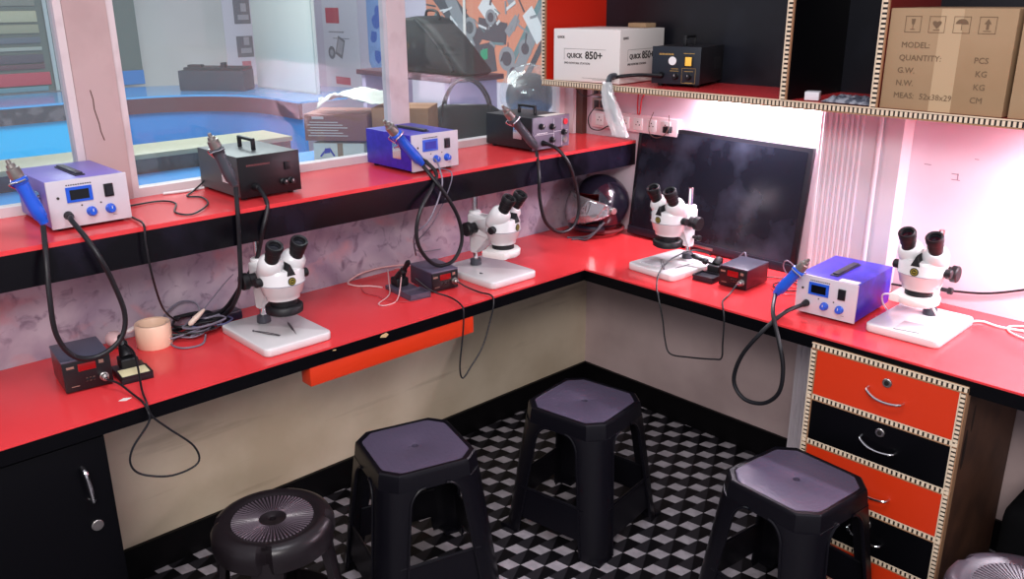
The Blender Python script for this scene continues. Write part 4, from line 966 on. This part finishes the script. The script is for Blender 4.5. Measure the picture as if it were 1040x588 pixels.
cord('data_cable', 'dark cables curled between television and blue station', [(.95, -.16, .756), (1.00, -.13, .7545), (1.06, -.15, .7545), (1.10, -.20, .7545), (1.06, -.24, .7545), (1.01, -.21, .7545), (1.03, -.15, .758), (1.09, -.10, .7545), (1.12, -.06, .7545)], .0022)
cord('data_cable', 'grey cable arching up at television lower right corner', [(1.00, -.10, .7545), (.985, -.11, .79), (1.00, -.12, .815), (1.03, -.12, .80), (1.05, -.12, .7545)], .0022, CORDG)
cord('data_cable', 'thin red cable curled on worktop left of blue station', [(1.02, -.24, .7535), (1.06, -.27, .7535), (1.10, -.26, .7535), (1.13, -.22, .7535), (1.10, -.18, .7535), (1.05, -.19, .7535)], .0018, mat('red cord', 'b03038', .4))
mk = MB()
for (x_, z_, w_) in [(1.436, 1.145, .010), (1.440, 1.128, .012), (1.354, 1.163, .010), (1.489, 1.195, .006)]: mk.box(x_-w_, x_+w_, WY-.0006, WY+.001, z_, z_+.0022)
mk.box(1.443, 1.446, WY-.0006, WY+.001, 1.130, 1.148)
mo = mk.build('wall_mark', mat('pencil grey', '8f7d8a', .8)); mo['kind'] = 'structure'

# ================================================================== THE ROOM BEYOND THE WINDOWS
FW = mat('far wall paint', 'cfd0cb', .7, noise=(1.2, 'c4c5c0', .4, .7))
mb = MB(); mb.box(-6.42, -6.30, -5, 2.12, 0, 2.9); struct('wall_far', mb, FW, 'far white wall of the room beyond the windows', 0)
mb = MB(); mb.box(-6.30, -.12, 2.0, 2.12, 0, 2.9); struct('wall_side', mb, mat('side wall lilac', 'cfc6d4', .7), 'pale side wall of the room beyond the windows', 0)
CTB = mat('blue laminate', '2e7cc4', .25, noise=(2, '2a72b6', .45, .6)); CTT = mat('pale blue worktop', '4f9bd6', .15)
CYAN_GLOW = mat('cyan lit blue laminate', '16b0ea', .3); GRAN = mat('dark speckled edge', '35353b', .35, noise=(14, '5a565c', .5, .62)); MAR = mat('maroon edge', '552c33', .35)  # cyan paints the glow of light on the blue counter front
fc = thing('far_counter', 'curved blue counter with dark edge in the room beyond', 'counter', (-4.9, 0, 0))
def arc(off):
    P = [(-4.88-off, -4.6), (-4.88-off, -.15)]
    for k in range(0, 11):
        a = math.radians(180-90*k/10); P.append((-4.03+(.85+off)*math.cos(a), -.10+(.85+off)*math.sin(a)))
    P.append((-3.62, .75+off)); return P
F_, B_ = arc(0), arc(.9)
def strip(mb, outer, z0, z1, mi): 
    for i in range(len(outer)-1):
        a, b = outer[i], outer[i+1]; mb.add([(*a, z0), (*b, z0), (*b, z1), (*a, z1)], [(0, 1, 2, 3)], mi)
def slab(path_f, path_b, z0, z1):
    mb = MB(); n = len(path_f)
    for z in (z0, z1): mb.v += [Vector((*p, z)) for p in path_f]+[Vector((*p, z)) for p in path_b]
    for i in range(n-1):
        for f_ in ((i, i+1, n+i+1, n+i), (2*n+i, 3*n+i, 3*n+i+1, 2*n+i+1), (i, 2*n+i, 2*n+i+1, i+1), (n+i, n+i+1, 3*n+i+1, 3*n+i)): mb.f.append(f_); mb.m.append(0)
    for i in (0, n-1): mb.f.append((i, n+i, 3*n+i, 2*n+i)); mb.m.append(0)
    return mb
slab(F_, B_, .885, .90).build('worktop', CTT, fc, world=True, smooth=0)
e_ = arc(.004); n_ = len(F_)
slab(F_[:2]+F_[2:3], arc(.03)[:3], .765, .885).build('edge_band', GRAN, fc, world=True, smooth=0)['label'] = 'grey speckled edge band'
slab(F_[2:], arc(.03)[2:], .765, .885).build('edge_band', MAR, fc, world=True, smooth=20)['label'] = 'maroon edge band'
slab([(x_-.03, y_) for x_, y_ in F_[:2]], [(x_-.06, y_) for x_, y_ in F_[:2]], 0, .765).build('front_panel', CYAN_GLOW, fc, world=True, smooth=0)['label'] = 'blue front panel painted with a cyan glow'  # lit stretch of the blue front, glow done by colour
slab(arc(.03)[1:], arc(.06)[1:], 0, .765).build('front_panel', CTB, fc, world=True, smooth=20)['label'] = 'blue front panel'
# tall shelf unit with bright stripes, far left
cu = thing('tall_cabinet', 'tall grey cabinet with horizontal stock rows on far counter', 'cabinet', (-6.1, -.6, .9))
mb = MB(); mb.box(-6.28, -5.95, -2.4, .50, .90, 2.6); mb.build('body', mat('grey green cabinet', '59665f', .6), cu, world=True)
rows = [('a7a88c', 1.47, 1.56), ('8d9078', 1.38, 1.45), ('54606a', 1.30, 1.35), ('98a096', 1.24, 1.27), ('4a4650', 1.14, 1.21), ('5b3c44', 1.09, 1.13), ('b23a4c', .955, 1.06), ('5a8794', .905, .945), ('757b70', 1.60, 1.72)]
for c_, z0_, z1_ in rows: MB().rbox(-5.95, -5.93, -2.4, -.33 if c_ != 'b23a4c' else -.30, z0_, z1_, .004).build('shelf_row', mat('row '+c_, c_, .6, noise=(9, c_, .4, .6)), cu, world=True)
MB().box(-5.93, -5.915, -.275, -.245, .90, 2.6).build('door_frame_strip', mat('pale strip', 'a8b4b4', .5), cu, world=True)
MB().box(-5.948, -5.935, -.23, .50, .905, 1.03).build('blue_panel', CTB, cu, world=True)
# printer-like dark box
pr = thing('equipment_box', 'long dark grey machine standing on the far blue counter', 'machine', (-4.95, .75, .9), math.radians(40))
MB().prism([(-.29, -.13), (.29, -.13), (.27, .13), (-.24, .13)], .001, .17, b=.008).build('body', mat('dark blue grey', '3a4148', .5), pr)
MB().rbox(-.25, .27, -.11, .12, .17, .195, .006).rbox(-.22, -.10, -.09, -.02, .19, .215, .004).rbox(.08, .12, -.10, -.05, .19, .235, .004).build('lid', mat('darker grey', '2b3033', .5), pr)
# whiteboard leaning over the counter
wb = thing('whiteboard', 'white board leaning upright on the far counter', 'whiteboard', (-4.47, 1.11, .9), math.radians(2.5))
MB().rbox(-.43, .50, 0, .03, .002, 1.15, .004).build('board', mat('board white', 'c9ceca', .35), wb)
MB().box(-.43, .50, -.004, .0, .002, .014).box(.488, .50, -.004, 0, .014, 1.15).build('board_frame', mat('board frame', 'a9b3b0', .4), wb)
# wall posters
def poster(label, x0, x1, z0, z1, m_, build=None, y=1.994):
    t = thing('wall_poster', label, 'poster', ((x0+x1)/2, y, z0)); MB().box(x0, x1, y, y+.004, z0, z1).build('sheet', m_, t, world=True)
    if build: build(t, y-.001)
    return t
def px1(t, y):
    a = MB(); a.box(-5.16, -4.93, y, y+.001, 1.42, 1.56); a.box(-5.05, -4.80, y, y+.001, .86, .93); a.build('red_block', mat('poster red', 'c2304a', .5), t, world=True)
    b = MB(); b.text('NO STOCK', .035, frame((-5.13, y-.0005, 1.475), (1, 0, 0), (0, 0, 1), (0, -1, 0)), 0, bold=.001); b.build('lettering', WCARTON, t, world=True, smooth=0) if False else None
    c = MB()
    M = frame((-4.93, y-.0005, 1.20), Vector((.9, 0, -.35)).normalized(), Vector((.35, 0, .9)).normalized(), (0, -1, 0))
    c.box(-.07, .05, -.09, .09, 0, .001, 0, M); c.box(-.055, .035, -.06, .07, .001, .0016, 1, M)
    for k in range(6): c.box(-5.12+k*.045, -5.09+k*.045, y-.0005, y, 1.335, 1.347, 0)
    for k in range(7): c.box(-5.05+k*.04, -5.02+k*.04, y-.0005, y, 1.28, 1.288, 0)
    c.cyl((-5.09, y, 1.15), (-5.09, y-.0015, 1.15), .06, n=24, mi=0).cyl((-5.09, y-.0015, 1.15), (-5.09, y-.002, 1.15), .03, n=20, mi=1)
    c.build('product_picture', [mat('poster grey', '77757c', .5), mat('poster light grey', 'aaa8ae', .5)], t, world=True)
poster('white wall poster with red blocks right of the leaning whiteboard', -5.22, -4.62, .80, 1.80, mat('poster white', 'd9d6de', .5), px1)
def px2(t, y):
    a = MB()
    for z0_, z1_ in [(1.40, 1.66), (1.07, 1.28)]:
        a.box(-6.2935, -6.2925, 1.62, 1.80, z0_, z1_); a.box(-6.2925, -6.2915, 1.66, 1.78, z0_+.04, z0_+.09, 1); a.box(-6.2925, -6.2915, 1.70, 1.76, z0_+.12, z0_+.2, 1)
    a.box(-6.2935, -6.2925, 1.66, 1.76, .96, 1.03, 2)
    a.build('product_picture', [mat('poster grey', '77757c', .5), mat('poster light grey', 'aaa8ae', .5), mat('poster pale red', 'c98088', .5)], t, world=True)
t = thing('wall_poster', 'white wall poster with grey product pictures left of the leaning whiteboard', 'poster', (-6.296, 1.73, .88)); MB().box(-6.299, -6.294, 1.50, 1.96, .88, 1.80).build('sheet', mat('poster white', 'd9d6de', .5), t, world=True); px2(t, 0)
def px3(t, y):
    a = MB(); rn = random.Random(2)
    for k in range(9): 
        cx, cz = rn.uniform(-4.40, -4.28), rn.uniform(1.12, 1.55)
        a.prism([(cx+.07*math.cos(q)*rn.uniform(.6, 1.1), cz+.07*math.sin(q)*rn.uniform(.6, 1.1)) for q in [2*PI*i/9 for i in range(9)]], 0, .0004+.0002*k, k % 2, frame((0, y, 0), (1, 0, 0), (0, 0, 1), (0, -1, 0)))
    a.build('ink_cloud', [mat('poster blue', '3a63b8', .5), mat('poster light blue', '86a8dc', .5)], t, world=True)
t = thing('wall_poster', 'tall blue wall poster seen beside the middle window post', 'poster', (-4.3, 1.994, 1.0))
MB().prism([(-4.47, 1.75), (-4.47, 1.10), (-4.40, .98), (-4.22, 1.10), (-4.22, 1.75)], 0, .004, M=frame((0, 1.998, 0), (1, 0, 0), (0, 0, 1), (0, -1, 0))).build('sheet', mat('poster sky', '7d9fd2', .5), t, world=True, smooth=0); px3(t, 1.992)
def px4(t, y):
    rn = random.Random(11); F = frame((0, y, 0), (1, 0, 0), (0, 0, 1), (0, -1, 0))
    a = MB(); k = 0
    def bar(x0, z0, x1, z1, w_, mi):
        nonlocal k
        p = Vector((x0, z0)); q = Vector((x1, z1)); u = (q-p).normalized(); nn = Vector((-u.y, u.x))*w_/2; k += 1
        a.prism([tuple(p+nn), tuple(p-nn), tuple(q-nn), tuple(q+nn)], .0, .0004+.00004*k, mi, F)
    for (x0, z0, x1, z1, w_, mi) in [(-3.55, 1.80, -2.95, 1.28, .20, 0), (-3.30, 1.66, -3.00, 1.20, .12, 1), (-3.5, 1.50, -3.2, 1.25, .12, 2), (-2.95, 1.42, -2.62, 1.38, .16, 0), (-2.62, 1.38, -2.50, 1.50, .07, 1), (-2.9, 1.30, -2.86, 1.08, .26, 0), (-2.9, 1.62, -2.75, 1.48, .14, 3), (-2.50, 1.12, -2.05, 1.85, .10, 1), (-2.42, 1.06, -1.95, 1.75, .05, 0), (-2.55, 1.2, -2.2, 1.7, .05, 2), (-3.1, 1.9, -2.6, 1.68, .12, 0), (-3.42, 1.85, -3.15, 1.7, .08, 3), (-2.40, 1.55, -2.25, 1.35, .12, 3), (-2.66, 1.78, -2.55, 1.58, .07, 1)]: bar(x0, z0, x1, z1, w_, mi)
    for cx, cz, r_ in [(-2.62, 1.20, .09), (-3.05, 1.42, .08), (-2.42, 1.28, .07), (-2.80, 1.50, .06), (-2.55, 1.10, .07)]:
        k += 1; a.cyl(F @ Vector((cx, cz, 0)), F @ Vector((cx, cz, .0012+.00004*k)), r_, n=24, mi=1); k += 1; a.cyl(F @ Vector((cx, cz, 0)), F @ Vector((cx, cz, .0014+.00004*k)), r_*.6, n=20, mi=0)
    a.prism([(-2.93, 1.17), (-2.84, 1.19), (-2.84, 1.27), (-2.92, 1.25)], 0, .003, 4, F)
    for i in range(60):
        x0, z0 = rn.uniform(-3.5, -2.0), rn.uniform(1.1, 1.85); an = rn.uniform(0, 6.28); l = rn.uniform(.04, .16)
        bar(x0, z0, x0+l*math.cos(an), z0+l*math.sin(an), rn.uniform(.008, .022), rn.choice([0, 1, 2, 3]))
    a.build('machine_picture', [mat('pic dark', '55575c', .5), mat('pic grey', '8f9296', .5), mat('pic teal', '6d8a8c', .5), mat('pic white', 'd8d9da', .5), mat('pic green', '2f9a72', .5)], t, world=True)
poster('orange wall poster with a grey mechanical picture', -3.60, -1.70, 1.02, 1.95, mat('poster orange', 'd98e74', .5), px4)
MB_ = MB().box(-3.12, -3.09, 1.985, 1.99, 1.0, 2.2); tag(MB_.build('white_rail', WCARTON), 'narrow white vertical rail in front of the orange poster', 'rail')

# reception desk just beyond the glass
rd = thing('reception_desk', 'blue desk with cream raised shelf just beyond the windows', 'desk', (-.6, -1.2, .0))
mb = MB(); mb.box(-1.08, -.16, -4.2, .9, .97, .995); mb.build('worktop', mat('light blue laminate', '4a98dc', .25), rd, world=True)
mb = MB(); mb.box(-1.10, -1.08, -4.2, -.75, .90, 1.055); mb.build('riser', mat('shaded riser', '26282c', .4, noise=(12, '44464a', .5, .6)), rd, world=True)  # dark colour stands for the shadow face below the cream shelf
mb = MB(); mb.rbox(-1.32, -1.06, -4.2, -.75, 1.055, 1.075, .003); mb.build('raised_shelf', mat('cream shelf', '9c9a80', .4), rd, world=True)
mb = MB(); mb.box(-1.06, -.18, -4.2, .9, 0, .97); mb.build('base', CTB, rd, world=True)
# cartons on the desk
t, a, b, h = carton('printed_carton', 'reddish brown printed carton stacked above the white carton beyond glass', -.93, -.66, -.80, -.56, 1.075, 1.185, mat('red brown carton', '8c5a4c', .7))
t.location = (-.84, -.62, 1.0815); t.rotation_euler = (0, 0, math.radians(40))
mk = MB()
for k in range(6): mk.box(-.12+.01*(k % 2), .05-.02*(k % 3), -b-.0012, -b-.0004, .02+k*.011, .024+k*.011)
mk.box(-.10, -.05, -b-.0012, -b-.0004, .09, .10); mk.build('printing', mat('pale print', 'c9b9ae', .6), t)
t, a, b, h = carton('white_picture_carton', 'white carton with blue pictures on desk beyond the glass', -.92, -.70, -.78, -.60, .9955, 1.07, mat('white carton cream', 'd6d2c0', .6))
t.location = (-.83, -.63, .9955); t.rotation_euler = (0, 0, math.radians(40))
mk = MB(); Fq = frame((0, -b-.001, 0), (1, 0, 0), (0, 0, 1), (0, -1, 0)); Fr = frame((a+.001, 0, 0), (0, 1, 0), (0, 0, 1), (1, 0, 0))
for F, o_ in ((Fq, -.05), (Fr, .0)):
    mk.tube([F @ Vector((o_-.03, .018, 0)), F @ Vector((o_-.01, .04, 0)), F @ Vector((o_+.01, .05, 0)), F @ Vector((o_+.02, .035, 0)), F @ Vector((o_+.03, .02, 0))], .004, 6, 4)
    mk.prism([(o_-.012, .03), (o_+.012, .034), (o_+.015, .055), (o_-.01, .052)], 0, .001, 0, F)
mk.build('blue_picture', mat('print blue', '2b3fa0', .5), t)
MB().box(-.005+.0, .018, -b-.0015, -b, .0, h).build('kraft_strip', CARTON, t)
t, a, b, h = carton('brown_carton', 'plain brown carton beside the printed carton beyond glass', -.60, -.36, -.45, -.25, .9955, 1.16, mat('brown carton warm', 'a5744f', .7))
t.location = (-.643, -.440, 1.05); t.rotation_euler = (0, 0, math.radians(40)); 
t2, a2, b2, h2 = carton('brown_carton', 'low dark carton under the plain brown carton beyond glass', -.60, -.40, -.45, -.27, .9955, 1.049, mat('dark brown carton', '4a3a3c', .7)); t2.location = (-.643, -.440, .9955); t2.rotation_euler = (0, 0, math.radians(40))  # low carton in a plain dark brown
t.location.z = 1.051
# crumpled white paper on the cartons
mb = MB(); rn = random.Random(9); nx, ny = 22, 12; V = []
for i in range(nx+1):
    for j in range(ny+1):
        u, v = i/nx, j/ny; w_ = .5+.5*math.sin(PI*u)
        V.append((-.20+.40*u, (v-.5)*.20*w_, .022*math.sin(PI*v)*math.sin(PI*u*.9+.3)+.018*math.sin(6*v+5*u)*w_+rn.uniform(-.004, .004)+(-.03*max(0, .25-u)*4)*(1 if v < .5 else .3)))
fs = [(i*(ny+1)+j, (i+1)*(ny+1)+j, (i+1)*(ny+1)+j+1, i*(ny+1)+j+1) for i in range(nx) for j in range(ny)]
mb.add(V, fs); o = mb.build('crumpled_paper', mat('white tissue', 'e6e9dc', .8), smooth=40, fix=False); o.modifiers.new('thickness', 'SOLIDIFY').thickness = .001
o.location = (-.775, -.60, 1.248); o.scale = (.78, .9, 1.3); o.rotation_euler = (0, 0, math.radians(44)); tag(o, 'crumpled white paper sheet lying on top of the cartons', 'paper')
# duffel bag beyond the right pane
def bag(name, label, loc, rz, L, H, D, m_, strap=True, cat='bag', sag=0):
    t = thing(name, label, cat, loc, rz); mb = MB(); nu, nv = 28, 14; V = []
    for i in range(nv+1):
        v = i/nv
        for k in range(nu):
            a = 2*PI*k/nu; q = abs(math.cos(a))**.6*(1 if math.cos(a) > 0 else -1); p = abs(math.sin(a))**.6*(1 if math.sin(a) > 0 else -1)
            pr_ = (1-.55*v**2.2)*(1-.10*(1-v)**6); V.append((L/2*q*pr_*(1+.03*math.sin(3*a+v*4)), D/2*p*(1-.75*v**1.6), H*v-sag*(q*q)*v*.25*H))
    fs = [(i*nu+k, i*nu+(k+1) % nu, (i+1)*nu+(k+1) % nu, (i+1)*nu+k) for i in range(nv) for k in range(nu)]+[tuple(range(nu))[::-1], tuple(nv*nu+k for k in range(nu))]
    mb.add(V, fs); mb.build('body', m_, t, smooth=60)
    MB().tube([(-L*.33, 0, H*.86), (0, .0, H*1.0), (L*.33, 0, H*.86)], .003, 6, 6).build('zip', STEEL, t)
    if strap:
        for y_ in (-D*.22, D*.22): MB().tube([(-L*.22, y_*1.4, H*.60), (-L*.20, y_, H*1.1), (-L*.10, y_, H*1.48), (L*.06, y_, H*1.52), (L*.18, y_, H*1.15), (L*.22, y_*1.4, H*.60)], .0055, 8, 6).build('handle', RUB, t)
    return t
BK = mat('black nylon', '08080b', .7)
bag('duffel_bag', 'black duffel bag with raised handles on desk beyond the glass', (-.60, -.13, .9955), math.radians(42), .50, .20, .18, BK)
# shelf with hanging laptop bag beyond
ws = thing('side_shelf', 'dark maroon shelf board carrying a black case beyond the glass', 'shelf', (-1.7, .6, 1.19))
MB().rbox(-2.35, -1.42, .45, .85, 1.195, 1.225, .003).build('board', mat('maroon board', '4e2f36', .4), ws, world=True)
for x_ in (-2.3, -1.48): MB().box(x_-.02, x_+.02, .47, .83, 0, 1.194).build('leg', mat('pale leg', 'b9a9c4', .6), ws, world=True)
bc = thing('instrument_case', 'black soft case with sloping right side on maroon shelf', 'bag', (-1.8, .62, 1.226))
MB().prism([(-2.20, 1.2265), (-1.43, 1.2265), (-1.40, 1.24), (-1.62, 1.44), (-1.76, 1.53), (-1.86, 1.545), (-2.0, 1.53), (-2.20, 1.48)], 0, .22, M=frame((0, .76, 0), (1, 0, 0), (0, 0, 1), (0, -1, 0)), b=.03).build('body', mat('black case cloth', '0a0d0f', .7), bc, world=True, smooth=50)
MB().tube([(-1.88, .65, 1.545), (-1.86, .65, 1.575), (-1.78, .65, 1.57), (-1.75, .65, 1.53)], .008, 8, 5).tube([(-1.83, .53, 1.53), (-1.72, .53, 1.46), (-1.60, .53, 1.36), (-1.50, .53, 1.25)], .010, 8, 5).build('strap', RUB, bc, world=True)
# helmet in a plastic bag
hb = thing('bagged_helmet', 'helmet wrapped in clear plastic behind the corner station', 'helmet', (-.95, .60, .9955))
MB().ball((-.95, .60, 1.15), .128, 28, sc=(1, 1, .95)).build('shell', mat('dark grey shell', '1b1a1c', .3), hb, world=True)
mb = MB(); V = []; rn = random.Random(21); nu, nv = 30, 18
for i in range(nv+1):
    b_ = PI*i/nv
    for k in range(nu):
        a = 2*PI*k/nu; rr_ = .158*(1+rn.uniform(-.05, .05)); V.append((-.95+rr_*math.sin(b_)*math.cos(a), .60+rr_*math.sin(b_)*math.sin(a), max(.998, 1.155+rr_*math.cos(b_))))
mb.add(V, [(i*nu+k, i*nu+(k+1) % nu, (i+1)*nu+(k+1) % nu, (i+1)*nu+k) for i in range(nv) for k in range(nu)]); mb.build('plastic_wrap', WRAP, hb, world=True, smooth=30, fix=False)
